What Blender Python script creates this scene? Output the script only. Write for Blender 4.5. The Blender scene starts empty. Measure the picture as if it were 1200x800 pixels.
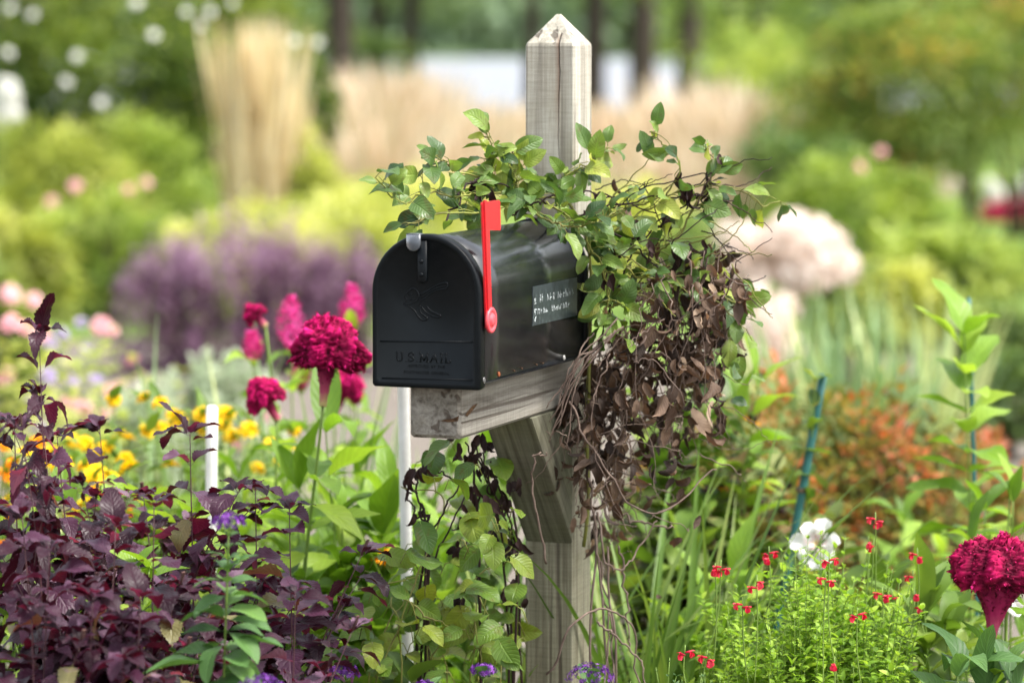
import bpy, math, random
import numpy as np
from mathutils import Vector, Matrix, noise

# ------------------------------------------------------------------ basics
rng = np.random.default_rng(7)
random.seed(7)
scene = bpy.context.scene
col = scene.collection
CAM_Z, F, W_, H_ = 1.64, 3725.0, 1200.0, 800.0
PITCH = math.atan(350 / F)

def at(px, py, D):
    """world point seen at photo pixel px,py when it stands D metres away along +Y"""
    r, f, u = px - W_ / 2, F, H_ / 2 - py
    y = f * math.cos(PITCH) + u * math.sin(PITCH)
    z = -f * math.sin(PITCH) + u * math.cos(PITCH)
    k = D / y
    return np.array([r * k, D, CAM_Z + z * k])

def gx(px, D):
    return (px - 600) / F * D

def S(r, g, b):
    f = lambda c: (c / 255 / 12.92) if c / 255 <= .04045 else ((c / 255 + .055) / 1.055) ** 2.4
    return (f(r), f(g), f(b))

# ------------------------------------------------------------------ mesh builder
class MB:
    def __init__(s):
        s.v, s.f, s.uv, s.t, s.n = [], [], [], [], 0
    def add(s, verts, faces, uv=None, tint=None):
        verts = np.asarray(verts, float)
        n = len(verts)
        s.v.append(verts)
        s.uv.append(np.zeros((n, 2)) if uv is None else np.asarray(uv, float))
        s.t.append(np.full(n, .5) if tint is None else (np.full(n, tint) if np.isscalar(tint) else np.asarray(tint, float)))
        if not isinstance(faces, (list, tuple)):
            faces = [faces]
        for f in faces:
            f = np.asarray(f, int)
            if len(f):
                s.f.append(f + s.n)
        s.n += n
    def inst(s, tpl, M, P, tint):
        tv, tf, tuv = tpl
        N, n = len(P), len(tv)
        if N == 0:
            return
        V = np.einsum('nij,kj->nki', M, tv) + P[:, None, :]
        T = np.repeat(np.broadcast_to(np.asarray(tint, float), (N,)), n)
        off = (np.arange(N) * n)[:, None, None]
        s.add(V.reshape(-1, 3), [(np.asarray(f)[None] + off).reshape(-1, np.asarray(f).shape[1]) for f in tf], np.tile(tuv, (N, 1)), T)
    def tube(s, pts, rad, sides=6, tint=.5, cap=True):
        pts = np.asarray(pts, float)
        n = len(pts)
        rad = np.full(n, rad) if np.isscalar(rad) else np.interp(np.linspace(0, 1, n), np.linspace(0, 1, len(rad)), rad)
        d = np.gradient(pts, axis=0)
        d /= np.linalg.norm(d, axis=1, keepdims=True) + 1e-9
        ref = np.array([.31, .87, .12]) if abs(d[0, 2]) > .5 else np.array([0, 0, 1.])
        x = np.cross(d, ref); x /= np.linalg.norm(x, axis=1, keepdims=True) + 1e-9
        y = np.cross(d, x)
        a = np.linspace(0, 2 * np.pi, sides, endpoint=False)
        V = pts[:, None] + rad[:, None, None] * (np.cos(a)[None, :, None] * x[:, None] + np.sin(a)[None, :, None] * y[:, None])
        i, j = np.meshgrid(np.arange(n - 1), np.arange(sides), indexing='ij')
        j2 = (j + 1) % sides
        q = np.stack([i * sides + j, i * sides + j2, (i + 1) * sides + j2, (i + 1) * sides + j], -1).reshape(-1, 4)
        fs = [q]
        if cap:
            fs += [np.arange(sides)[None, ::-1], (np.arange(sides) + (n - 1) * sides)[None]]
        u = np.stack([np.tile(np.linspace(0, 1, sides), n), np.repeat(np.linspace(0, 1, n), sides)], -1)
        s.add(V.reshape(-1, 3), fs, u, tint)
    def box(s, lo, hi, tint=.5):
        (a, b, c), (d, e, f) = lo, hi
        v = [(a, b, c), (d, b, c), (d, e, c), (a, e, c), (a, b, f), (d, b, f), (d, e, f), (a, e, f)]
        s.add(v, [np.array([(0, 3, 2, 1), (4, 5, 6, 7), (0, 1, 5, 4), (1, 2, 6, 5), (2, 3, 7, 6), (3, 0, 4, 7)])], None, tint)
    def loft(s, rings, cap0=True, cap1=True, closed=True, tint=.5):
        rings = [np.asarray(r, float) for r in rings]
        m, k = len(rings), len(rings[0])
        V = np.concatenate(rings)
        jm = k if closed else k - 1
        i, j = np.meshgrid(np.arange(m - 1), np.arange(jm), indexing='ij')
        j2 = (j + 1) % k
        fs = [np.stack([i * k + j, i * k + j2, (i + 1) * k + j2, (i + 1) * k + j], -1).reshape(-1, 4)]
        if cap0: fs.append(np.arange(k)[None, ::-1])
        if cap1: fs.append((np.arange(k) + (m - 1) * k)[None])
        s.add(V, fs, None, tint)
    def mesh(s, name, smooth=True):
        me = bpy.data.meshes.new(name)
        if s.n == 0:
            return me
        V = np.concatenate(s.v); UV = np.concatenate(s.uv); T = np.concatenate(s.t)
        loops = np.concatenate([f.ravel() for f in s.f])
        tot = np.concatenate([np.full(len(f), f.shape[1]) for f in s.f])
        start = np.concatenate([[0], np.cumsum(tot)[:-1]])
        me.vertices.add(len(V)); me.vertices.foreach_set('co', V.ravel().astype(np.float32))
        me.loops.add(len(loops)); me.loops.foreach_set('vertex_index', loops.astype(np.int32))
        me.polygons.add(len(tot)); me.polygons.foreach_set('loop_start', start.astype(np.int32))
        me.polygons.foreach_set('loop_total', tot.astype(np.int32))
        me.polygons.foreach_set('use_smooth', np.full(len(tot), smooth))
        uvl = me.uv_layers.new(name='UVMap')
        uvl.data.foreach_set('uv', UV[loops].ravel().astype(np.float32))
        at_ = me.attributes.new('tint', 'FLOAT', 'POINT')
        at_.data.foreach_set('value', T.astype(np.float32))
        me.update(calc_edges=True)
        me.validate()
        return me
    def obj(s, name, mat, parent=None, smooth=True, label=None):
        me = s.mesh(name, smooth)
        me.materials.append(mat)
        o = bpy.data.objects.new(name, me); col.objects.link(o)
        if parent is not None: o.parent = parent
        if label: o['label'] = label
        return o

def tag(o, label, cat, group=None, kind=None):
    if label: o['label'] = label
    if cat: o['category'] = cat
    if group: o['group'] = group
    if kind: o['kind'] = kind
    return o

def thing(name, label, cat, loc=(0, 0, 0), rz=0, group=None):
    o = bpy.data.objects.new(name, None); col.objects.link(o)
    o.empty_display_size = .1
    o.location = loc; o.rotation_euler = (0, 0, rz)
    return tag(o, label, cat, group)

kids = {}
def dup(root, loc, rz, sc, label, group=None):
    r = root.copy(); col.objects.link(r)
    r.location = loc; r.rotation_euler = (0, 0, rz); r.scale = (sc,) * 3 if np.isscalar(sc) else sc
    r['label'] = label
    if group: r['group'] = group
    for ch in [o for o in root.children]:
        c = ch.copy(); col.objects.link(c); c.parent = r
        for g in [o for o in ch.children]:
            d = g.copy(); col.objects.link(d); d.parent = c
    return r

# ------------------------------------------------------------------ materials
def new_mat(name):
    m = bpy.data.materials.new(name); m.use_nodes = True
    nt = m.node_tree; nt.nodes.clear()
    out = nt.nodes.new('ShaderNodeOutputMaterial')
    return m, nt, out

class N:
    """tiny node helper"""
    def __init__(s, nt): s.nt = nt
    def n(s, t, **kw):
        nd = s.nt.nodes.new(t)
        for k, v in kw.items():
            if k.startswith('i_'):
                nd.inputs[int(k[2:]) if k[2:].isdigit() else k[2:].replace('_', ' ')].default_value = v
            else: setattr(nd, k, v)
        return nd
    def l(s, a, b): s.nt.links.new(a, b)
    def math(s, op, a, b=None, c=None, clamp=False):
        nd = s.nt.nodes.new('ShaderNodeMath'); nd.operation = op; nd.use_clamp = clamp
        for i, x in enumerate((a, b, c)):
            if x is None: continue
            if isinstance(x, (int, float)): nd.inputs[i].default_value = x
            else: s.l(x, nd.inputs[i])
        return nd.outputs[0]
    def ramp(s, fac, stops, interp='LINEAR'):
        nd = s.nt.nodes.new('ShaderNodeValToRGB'); nd.color_ramp.interpolation = interp
        e = nd.color_ramp.elements
        while len(e) < len(stops): e.new(.5)
        for el, (p, c) in zip(e, stops):
            el.position = p; el.color = (*c, 1) if len(c) == 3 else c
        s.l(fac, nd.inputs[0]); return nd.outputs[0]
    def mix(s, fac, a, b, blend='MIX'):
        nd = s.nt.nodes.new('ShaderNodeMix'); nd.data_type = 'RGBA'; nd.blend_type = blend
        for i, x in ((0, fac), (6, a), (7, b)):
            if isinstance(x, (int, float)): nd.inputs[i].default_value = x
            elif isinstance(x, tuple): nd.inputs[i].default_value = (*x[:3], 1)
            else: s.l(x, nd.inputs[i])
        return nd.outputs[2]
    def noise(s, vec, scale, detail=3, rough=.55, dist=0):
        nd = s.nt.nodes.new('ShaderNodeTexNoise'); nd.inputs['Scale'].default_value = scale
        nd.inputs['Detail'].default_value = detail; nd.inputs['Roughness'].default_value = rough
        nd.inputs['Distortion'].default_value = dist
        if vec is not None: s.l(vec, nd.inputs['Vector'])
        return nd.outputs[0]
    def mapping(s, vec, scale=(1, 1, 1), rot=(0, 0, 0), loc=(0, 0, 0)):
        nd = s.nt.nodes.new('ShaderNodeMapping')
        nd.inputs['Scale'].default_value = scale; nd.inputs['Rotation'].default_value = rot; nd.inputs['Location'].default_value = loc
        s.l(vec, nd.inputs['Vector']); return nd.outputs[0]

def leaf_mat(name, stops, rough=.5, trans=.35, spec=.35, veins=0., tcol=(1.2, 1.25, .62), nscale=30, edge=None):
    m, nt, out = new_mat(name); h = N(nt)
    at_ = h.n('ShaderNodeAttribute', attribute_name='tint')
    oi = h.n('ShaderNodeObjectInfo')
    tc = h.n('ShaderNodeTexCoord')
    t = h.math('ADD', at_.outputs['Fac'], h.math('MULTIPLY', h.math('SUBTRACT', oi.outputs['Random'], .5), .16))
    no = h.noise(tc.outputs['Object'], nscale, 3)
    t = h.math('ADD', t, h.math('MULTIPLY', h.math('SUBTRACT', no, .5), .28), clamp=True)
    c = h.ramp(t, stops)
    uv = h.n('ShaderNodeSeparateXYZ'); h.l(tc.outputs['UV'], uv.inputs[0])
    ax = h.math('ABSOLUTE', h.math('SUBTRACT', uv.outputs[0], .5))
    bumpn = None
    if veins:
        side = h.math('SINE', h.math('MULTIPLY', h.math('SUBTRACT', uv.outputs[1], h.math('MULTIPLY', ax, .55)), 52.))
        sv = h.math('POWER', h.math('MULTIPLY_ADD', side, .5, .5), 6.)
        mid = h.math('SUBTRACT', 1., h.math('DIVIDE', ax, .06), clamp=True)
        v = h.math('MAXIMUM', h.math('MULTIPLY', sv, .6), mid)
        c = h.mix(h.math('MULTIPLY', v, veins), c, h.mix(1., c, (1.7, 1.7, 1.4), 'MULTIPLY'))
        b = h.n('ShaderNodeBump', i_Strength=.5, i_Distance=.002); b.invert = True
        h.l(v, b.inputs['Height']); bumpn = b.outputs[0]
    if edge:
        ef = h.math('MULTIPLY', h.math('SUBTRACT', h.noise(tc.outputs['Object'], 55, 2), .56), 9., clamp=True)
        c = h.mix(h.math('MULTIPLY', ef, edge[1]), c, edge[0])
    p = h.n('ShaderNodeBsdfPrincipled'); p.inputs['Roughness'].default_value = rough
    p.inputs['Specular IOR Level'].default_value = spec
    h.l(c, p.inputs['Base Color'])
    if bumpn: h.l(bumpn, p.inputs['Normal'])
    if trans > 0:
        tr = h.n('ShaderNodeBsdfTranslucent')
        h.l(h.mix(1., c, tcol, 'MULTIPLY'), tr.inputs[0])
        ms = h.n('ShaderNodeMixShader'); ms.inputs[0].default_value = trans
        h.l(p.outputs[0], ms.inputs[1]); h.l(tr.outputs[0], ms.inputs[2]); h.l(ms.outputs[0], out.inputs[0])
    else:
        h.l(p.outputs[0], out.inputs[0])
    return m

def plain_mat(name, c1, c2=None, rough=.5, spec=.5, scale=20, bump=0., metal=0.):
    m, nt, out = new_mat(name); h = N(nt)
    tc = h.n('ShaderNodeTexCoord')
    no = h.noise(tc.outputs['Object'], scale, 5, .6)
    c = h.ramp(no, [(.3, c1), (.7, c2 or tuple(x * .75 for x in c1))])
    p = h.n('ShaderNodeBsdfPrincipled'); p.inputs['Roughness'].default_value = rough
    p.inputs['Specular IOR Level'].default_value = spec; p.inputs['Metallic'].default_value = metal
    h.l(c, p.inputs['Base Color'])
    if bump:
        b = h.n('ShaderNodeBump', i_Strength=1., i_Distance=bump); h.l(no, b.inputs['Height']); h.l(b.outputs[0], p.inputs['Normal'])
    h.l(p.outputs[0], out.inputs[0])
    return m

def wood_mat(name, rot=(0, 0, 0), crack=False, base=1., green=0.):
    """weathered grey softwood; grain along local Z after rot"""
    m, nt, out = new_mat(name); h = N(nt)
    tc = h.n('ShaderNodeTexCoord')
    o = h.mapping(tc.outputs['Object'], rot=rot)
    warp = h.noise(h.mapping(o, (6, 6, 1.5)), 1., 2)
    g1 = h.noise(h.mapping(o, (150, 150, 3.2)), 1., 6, .65, .3)
    g2 = h.noise(h.mapping(o, (38, 38, 1.1)), 1., 4, .6, .6)
    saw0 = h.noise(h.mapping(o, (14, 14, 260)), 1., 4, .7, .5); saw = h.math('MULTIPLY_ADD', h.math('SUBTRACT', saw0, .42), h.math('MULTIPLY', h.noise(h.mapping(o, (7, 7, 5)), 1., 3), 1.7), .42); blt = h.noise(h.mapping(o, (26, 26, 2.2)), 1., 5, .7, 1.)
    blot = h.noise(h.mapping(o, (11, 11, 4)), 1., 4, .6)
    b = base
    c = h.ramp(h.math('MULTIPLY_ADD', g1, .55, h.math('MULTIPLY', g2, .45)),
               [(.3, (.115 * b, .10 * b, .085 * b)), (.46, (.25 * b, .23 * b, .20 * b)), (.6, (.37 * b, .35 * b, .31 * b)), (.75, (.47 * b, .45 * b, .41 * b))])
    c = h.mix(h.math('MULTIPLY', h.math('SUBTRACT', saw, .42, clamp=True), 2.2, clamp=True), c, h.mix(1., c, (.62, .61, .58), 'MULTIPLY'))
    c = h.mix(h.math('MULTIPLY', h.math('SUBTRACT', blot, .5, clamp=True), 2.5, clamp=True), c, h.mix(1., c, (.70, .62, .50), 'MULTIPLY'))
    c = h.mix(h.math('MULTIPLY', h.math('SUBTRACT', .47, blt, clamp=True), 6., clamp=True), c, h.mix(1., c, (.55, .52, .50), 'MULTIPLY'))
    c = h.mix(h.math('MULTIPLY', h.math('SUBTRACT', blt, .58, clamp=True), 4., clamp=True), c, h.mix(1., c, (1.3, 1.3, 1.3), 'MULTIPLY'))
    if green:
        c = h.mix(h.math('MULTIPLY', h.noise(o, 9, 3), green * 1.4), c, h.mix(1., c, (.80, .88, .62), 'MULTIPLY'))
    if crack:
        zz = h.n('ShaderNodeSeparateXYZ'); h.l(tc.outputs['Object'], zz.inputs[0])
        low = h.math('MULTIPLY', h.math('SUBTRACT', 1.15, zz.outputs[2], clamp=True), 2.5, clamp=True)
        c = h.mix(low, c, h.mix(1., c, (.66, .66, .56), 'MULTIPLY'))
    cr = h.noise(h.mapping(o, (55, 55, .9)), 1., 2, .5, .4)
    crk = h.math('MULTIPLY', h.math('SUBTRACT', cr, .615, clamp=True), 16., clamp=True)
    c = h.mix(h.math('MULTIPLY', crk, .75), c, (.055, .04, .03))
    hgt = h.math('SUBTRACT', h.math('MULTIPLY_ADD', g1, .5, h.math('MULTIPLY', saw, .35)), h.math('MULTIPLY', crk, .8))
    if crack:
        sx = h.n('ShaderNodeSeparateXYZ'); h.l(tc.outputs['Object'], sx.inputs[0])
        wig = h.math('MULTIPLY', h.math('SUBTRACT', h.noise(h.mapping(tc.outputs['Object'], (.01, .01, 9)), 1., 3), .5), .012)
        dx = h.math('ABSOLUTE', h.math('SUBTRACT', h.math('ADD', sx.outputs[0], wig), .017))
        front = h.math('LESS_THAN', sx.outputs[1], -.03)
        zt = h.math('MULTIPLY', h.math('SUBTRACT', sx.outputs[2], 1.30), 3.2, clamp=True)
        line = h.math('MULTIPLY', h.math('SUBTRACT', 1., h.math('DIVIDE', dx, .0017), clamp=True), h.math('MULTIPLY', front, zt))
        rust = h.math('MULTIPLY', h.math('SUBTRACT', 1., h.math('DIVIDE', dx, .010), clamp=True), h.math('MULTIPLY', front, h.math('MULTIPLY', h.math('SUBTRACT', sx.outputs[2], 1.44), 7., clamp=True)))
        rust = h.math('MULTIPLY', rust, h.math('MULTIPLY', h.math('SUBTRACT', g2, .38, clamp=True), 5., clamp=True))
        c = h.mix(h.math('MULTIPLY', rust, .8), c, (.13, .052, .022))
        c = h.mix(line, c, (.018, .012, .010))
        hgt = h.math('SUBTRACT', hgt, h.math('MULTIPLY', line, 1.5))
    p = h.n('ShaderNodeBsdfPrincipled'); p.inputs['Roughness'].default_value = .85
    p.inputs['Specular IOR Level'].default_value = .2
    h.l(c, p.inputs['Base Color'])
    bp = h.n('ShaderNodeBump', i_Strength=.8, i_Distance=.0022); h.l(hgt, bp.inputs['Height']); h.l(bp.outputs[0], p.inputs['Normal'])
    h.l(p.outputs[0], out.inputs[0])
    return m

# ------------------------------------------------------------------ leaf templates
def leaf_tpl(n=6, w=.5, bend=.6, fold=.35, serr=0., a=.6, b=.9, wave=0., petiole=0., twist=0., seed=0, cols=3, notch=0.):
    r = np.random.default_rng(seed)
    v = np.linspace(0, 1, n)
    prof = np.maximum(v, 1e-4) ** a * np.maximum(1 - v, 1e-4) ** b
    prof = prof / prof.max() * w / 2
    prof = np.maximum(prof, .004)
    ang = np.cumsum(np.full(n, bend / (n - 1))) - bend / (n - 1)
    y = np.concatenate([[0], np.cumsum(np.cos(ang[:-1]) / (n - 1))]); z = -np.concatenate([[0], np.cumsum(np.sin(ang[:-1]) / (n - 1))])
    cs = np.linspace(-1, 1, cols)
    V, U = [], []
    ph = r.uniform(0, 6)
    for i in range(n):
        wv = prof[i] * ((1 - serr) if i % 2 else 1.)
        tw = twist * v[i]
        for c in cs:
            x = c * wv
            nn = abs(c) * wv * math.tan(fold) + wave * math.sin(v[i] * 9 + ph + (0 if c < 0 else 2.)) * abs(c) * wv * 2
            ca, sa = math.cos(ang[i]), math.sin(ang[i])
            xx, zz = x * math.cos(tw) - nn * math.sin(tw), x * math.sin(tw) + nn * math.cos(tw)
            back = notch * abs(c) * (1 - v[i]) ** 3 * w / 2
            V.append((xx, y[i] + zz * sa + petiole - back, z[i] + zz * ca)); U.append(((c + 1) / 2, v[i]))
    q = []
    for i in range(n - 1):
        for j in range(cols - 1):
            k = i * cols + j
            q.append((k, k + 1, k + cols + 1, k + cols))
    fs = [np.array(q)]
    V = np.array(V); U = np.array(U)
    if petiole > 0:
        k = len(V); pw = .016
        V = np.concatenate([V, [(-pw, 0, 0), (pw, 0, 0), (pw * .7, petiole + .03, -.003), (-pw * .7, petiole + .03, -.003)]])
        U = np.concatenate([U, [(.5, 0)] * 4]); fs.append(np.array([(k, k + 1, k + 2, k + 3)]))
    return V, fs, U

def simple_leaf(w=.5, fold=.25, droop=.15):
    V = np.array([(0, 0, 0), (w / 2, .42, fold * w / 2), (0, 1, -droop), (-w / 2, .42, fold * w / 2)], float)
    return V, [np.array([(0, 1, 2), (0, 2, 3)])], np.array([(.5, 0), (1, .4), (.5, 1), (0, .4)], float)

def frames(d, up=None, scale=1., roll=None):
    d = np.asarray(d, float); d = d / (np.linalg.norm(d, axis=1, keepdims=True) + 1e-9)
    up = np.tile([0, 0, 1.], (len(d), 1)) if up is None else np.asarray(up, float)
    x = np.cross(d, up); l = np.linalg.norm(x, axis=1, keepdims=True)
    x = np.where(l < 1e-3, np.array([[1., 0, 0]]), x / (l + 1e-9))
    z = np.cross(x, d)
    if roll is not None:
        c, s = np.cos(roll)[:, None], np.sin(roll)[:, None]
        x, z = x * c + z * s, z * c - x * s
    M = np.stack([x, d, z], axis=2)
    return M * (np.asarray(scale)[:, None, None] if not np.isscalar(scale) else scale)

def runit(n, r=None):
    v = (r or rng).normal(size=(n, 3)); return v / np.linalg.norm(v, axis=1, keepdims=True)

def spline(P, n):
    P = np.asarray(P, float)
    if len(P) == 2: return P[0] + (P[1] - P[0]) * np.linspace(0, 1, n)[:, None]
    Q = np.vstack([2 * P[0] - P[1], P, 2 * P[-1] - P[-2]])
    out = []
    for t in np.linspace(0, len(P) - 1 - 1e-6, n):
        i = int(t); f = t - i
        a, b, c, d = Q[i], Q[i + 1], Q[i + 2], Q[i + 3]
        out.append(.5 * (2 * b + (c - a) * f + (2 * a - 5 * b + 4 * c - d) * f * f + (3 * b - a - 3 * c + d) * f ** 3))
    return np.array(out)

def put_leaves(mb, tpls, P, Dr, size, tint, up=None, roll=None):
    P = np.asarray(P); n = len(P)
    if n == 0: return
    pick = rng.integers(0, len(tpls), n)
    M = frames(Dr, up, size, roll)
    for k, t in enumerate(tpls):
        m = pick == k
        mb.inst(t, M[m], P[m], np.asarray(tint)[m])

# ------------------------------------------------------------------ palette
M_ = {}
M_['shiso'] = leaf_mat('purple_leaf', [(.0, (.012, .002, .006)), (.35, (.032, .006, .016)), (.62, (.058, .018, .042)), (.84, (.11, .055, .095)), (.96, (.20, .13, .17)), (1., (.16, .15, .06))], .42, .26, .36, .35, (2.8, .5, .8))  # grey-purple upper stops paint some sky sheen into the leaf colour
M_['shiso_stem'] = plain_mat('purple_stem', (.06, .015, .03), (.11, .05, .05), .5)
M_['spike'] = plain_mat('seed_spike', (.20, .12, .09), (.10, .04, .05), .7, .2, 90)
M_['helio'] = leaf_mat('veined_green_leaf', [(0, (.035, .085, .022)), (.5, (.075, .16, .045)), (1, (.14, .25, .06))], .5, .3, .35, .5)
M_['helio_fl'] = leaf_mat('violet_petal', [(0, (.03, .006, .07)), (.5, (.11, .02, .22)), (1, (.34, .12, .48))], .6, .2, .2, 0, (1.2, .8, 1.3))
M_['green_lance'] = leaf_mat('bright_green_leaf', [(0, (.08, .16, .014)), (.5, (.18, .31, .030)), (1, (.33, .45, .06))], .42, .42, .4, .3)
M_['green_mid'] = leaf_mat('garden_green_leaf', [(0, (.05, .10, .014)), (.5, (.12, .205, .028)), (1, (.24, .32, .055))], .5, .38, .35)
M_['vine'] = leaf_mat('clematis_leaf', [(0, (.030, .070, .020)), (.4, (.09, .165, .035)), (.7, (.19, .28, .05)), (1, (.40, .42, .07))], .38, .34, .5, .3, edge=((.10, .05, .015), .35))
M_['vine_low'] = leaf_mat('yellowing_vine_leaf', [(0, (.05, .11, .018)), (.5, (.12, .20, .025)), (1, (.29, .31, .03))], .42, .4, .4, .35, edge=((.12, .07, .015), .4))
M_['dead'] = leaf_mat('withered_leaf', [(0, (.026, .017, .013)), (.4, (.078, .050, .035)), (.75, (.18, .118, .082)), (1, (.38, .28, .20))], .7, .16, .25, .3, (1.5, 1., .7), 45)
M_['dead_dark'] = leaf_mat('blackened_leaf', [(0, (.010, .006, .006)), (.6, (.034, .015, .014)), (1, (.09, .05, .035))], .6, .12, .3, .3, (1.6, .8, .7), 45)
M_['dead_stem'] = plain_mat('dry_vine_stem', (.09, .06, .05), (.20, .15, .12), .8, .2, 40)
M_['vine_stem'] = plain_mat('yellow_green_tendril', (.22, .25, .05), (.12, .10, .03), .5, .3, 15)
M_['grn_stem'] = plain_mat('green_stem', (.18, .27, .05), (.10, .17, .03), .5, .3, 25)
M_['brown_stem'] = plain_mat('brown_stem', (.10, .065, .04), (.16, .12, .07), .7, .2, 25)
M_['strap'] = leaf_mat('strap_leaf', [(0, (.06, .12, .02)), (.5, (.12, .21, .035)), (1, (.25, .31, .08))], .4, .35, .4)
M_['iris'] = leaf_mat('blue_green_blade', [(0, (.14, .23, .10)), (.6, (.28, .40, .19)), (1, (.56, .60, .28))], .45, .3, .4)
M_['salvia'] = leaf_mat('tiny_salvia_leaf', [(0, (.09, .18, .016)), (.5, (.21, .36, .032)), (1, (.38, .52, .07))], .5, .42, .3)
M_['thyme'] = leaf_mat('tiny_dark_leaf', [(0, (.025, .065, .02)), (.6, (.07, .15, .04)), (1, (.15, .25, .07))], .45, .3, .4)
M_['red_fl'] = leaf_mat('red_petal', [(0, (.50, .008, .035)), (.6, (.72, .02, .07)), (1, (.8, .10, .13))], .5, .3, .3, 0, (1.1, .6, .7))
M_['crest'] = leaf_mat('crimson_velvet_crest', [(0, (.06, .001, .012)), (.4, (.24, .001, .045)), (.75, (.54, .004, .12)), (1, (.70, .02, .23))], .75, .06, .15, 0, (1.2, .4, .8), 60)
M_['crest_dark'] = leaf_mat('dark_crimson_velvet_crest', [(0, (.045, .001, .010)), (.4, (.16, .001, .028)), (.75, (.36, .003, .065)), (1, (.56, .02, .16))], .75, .06, .15, 0, (1.2, .4, .8), 60)
M_['crest_neck'] = leaf_mat('ribbed_pink_neck', [(0, (.12, .001, .025)), (.55, (.26, .008, .06)), (.85, (.38, .07, .12)), (1, (.42, .34, .14))], .65, .1, .2, 0, (1, .7, .7), 60)
M_['pink_plume'] = leaf_mat('hot_pink_plume', [(0, (.62, .03, .28)), (1, (.88, .16, .48))], .7, .25, .2, 0, (1, .6, .8))
M_['yellow_fl'] = leaf_mat('yellow_petal', [(0, (.75, .42, .004)), (.5, (.88, .62, .008)), (1, (.92, .74, .03))], .55, .3, .2, 0, (1, .9, .3))
M_['orange_fl'] = leaf_mat('orange_petal', [(0, (.80, .22, .004)), (1, (.90, .42, .01))], .55, .3, .2, 0, (1, .7, .2))
M_['pink_fl'] = leaf_mat('pink_petal', [(0, (.72, .26, .32)), (.6, (.85, .48, .52)), (1, (.88, .70, .68))], .6, .3, .2, 0, (1, .8, .8))
M_['mauve_fl'] = leaf_mat('mauve_petal', [(0, (.34, .26, .50)), (1, (.58, .50, .70))], .6, .3, .2, 0, (1, .8, 1))
M_['white_fl'] = leaf_mat('white_petal', [(0, (.80, .78, .74)), (1, (.88, .88, .86))], .5, .3, .2, 0, (1, 1, .97))
M_['cream_fl'] = leaf_mat('blush_cream_petal', [(0, (.72, .55, .46)), (.5, (.86, .75, .66)), (1, (.90, .86, .80))], .6, .25, .2, 0, (1, .95, .9))
M_['cone'] = plain_mat('dark_seed_cone', (.018, .010, .010), (.04, .02, .015), .8, .2, 200)
M_['rud_leaf'] = leaf_mat('dull_green_leaf', [(0, (.055, .075, .02)), (.5, (.12, .16, .04)), (.85, (.22, .24, .08)), (1, (.24, .15, .07))], .6, .3, .25)
M_['redtip'] = leaf_mat('red_tipped_leaf', [(0, (.05, .05, .018)), (.4, (.20, .26, .05)), (.62, (.34, .25, .07)), (.82, (.52, .15, .06)), (1, (.64, .32, .22))], .5, .35, .3, 0, (1.3, 1., .6))
M_['purple_bush'] = leaf_mat('purple_bush_leaf', [(0, (.06, .045, .04)), (.5, (.19, .115, .155)), (1, (.44, .30, .41))], .6, .25, .25, 0, (1.3, .9, 1.2))
M_['silver'] = leaf_mat('silver_leaf', [(0, (.28, .36, .22)), (.5, (.46, .54, .38)), (1, (.66, .70, .56))], .7, .25, .2, 0, (1, 1, .85))
M_['bush_green'] = leaf_mat('shrub_leaf', [(0, (.085, .145, .028)), (.5, (.26, .355, .07)), (1, (.50, .57, .17))], .5, .4, .3, 0, (1.22, 1.22, .66))
M_['bush_lime'] = leaf_mat('lime_shrub_leaf', [(0, (.19, .24, .045)), (.5, (.45, .49, .11)), (1, (.68, .67, .30))], .5, .42, .3, 0, (1.22, 1.22, .66))
M_['bush_dark'] = leaf_mat('dark_shrub_leaf', [(0, (.018, .040, .008)), (.5, (.11, .17, .03)), (1, (.34, .40, .09))], .45, .35, .35, 0, (1.22, 1.22, .66))
M_['bush_blue'] = leaf_mat('cool_green_leaf', [(0, (.065, .125, .045)), (.5, (.165, .255, .085)), (1, (.33, .41, .14))], .5, .36, .3, 0, (1.22, 1.22, .66))
M_['autumn'] = leaf_mat('turning_leaf', [(0, (.08, .125, .035)), (.5, (.22, .30, .075)), (.8, (.38, .40, .11)), (.93, (.52, .30, .09)), (1, (.58, .22, .10))], .5, .4, .3, 0, (1.22, 1.22, .66))
M_['pine'] = leaf_mat('tree_leaf', [(0, (.05, .085, .028)), (.5, (.14, .21, .055)), (1, (.29, .37, .10))], .5, .35, .3, 0, (1.22, 1.22, .66))
M_['far'] = leaf_mat('hazy_far_leaf', [(0, (.16, .24, .15)), (1, (.34, .44, .28))], .8, .2, .1)  # distance haze is mixed into these lightened greens
M_['bark'] = plain_mat('dark_bark', (.040, .030, .027), (.085, .066, .058), .9, .1, 6, .02)
M_['tan'] = leaf_mat('straw_grass', [(0, (.58, .44, .24)), (.5, (.78, .66, .42)), (1, (.88, .82, .62))], .7, .35, .2, 0, (1, .95, .8))
M_['tan_pink'] = leaf_mat('rosy_grass_plume', [(0, (.54, .42, .27)), (.5, (.70, .56, .42)), (1, (.80, .70, .58))], .7, .35, .2, 0, (1, .9, .8))
M_['grass_green'] = leaf_mat('grass_blade_green', [(0, (.10, .16, .03)), (1, (.28, .33, .09))], .6, .35, .2)

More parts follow.
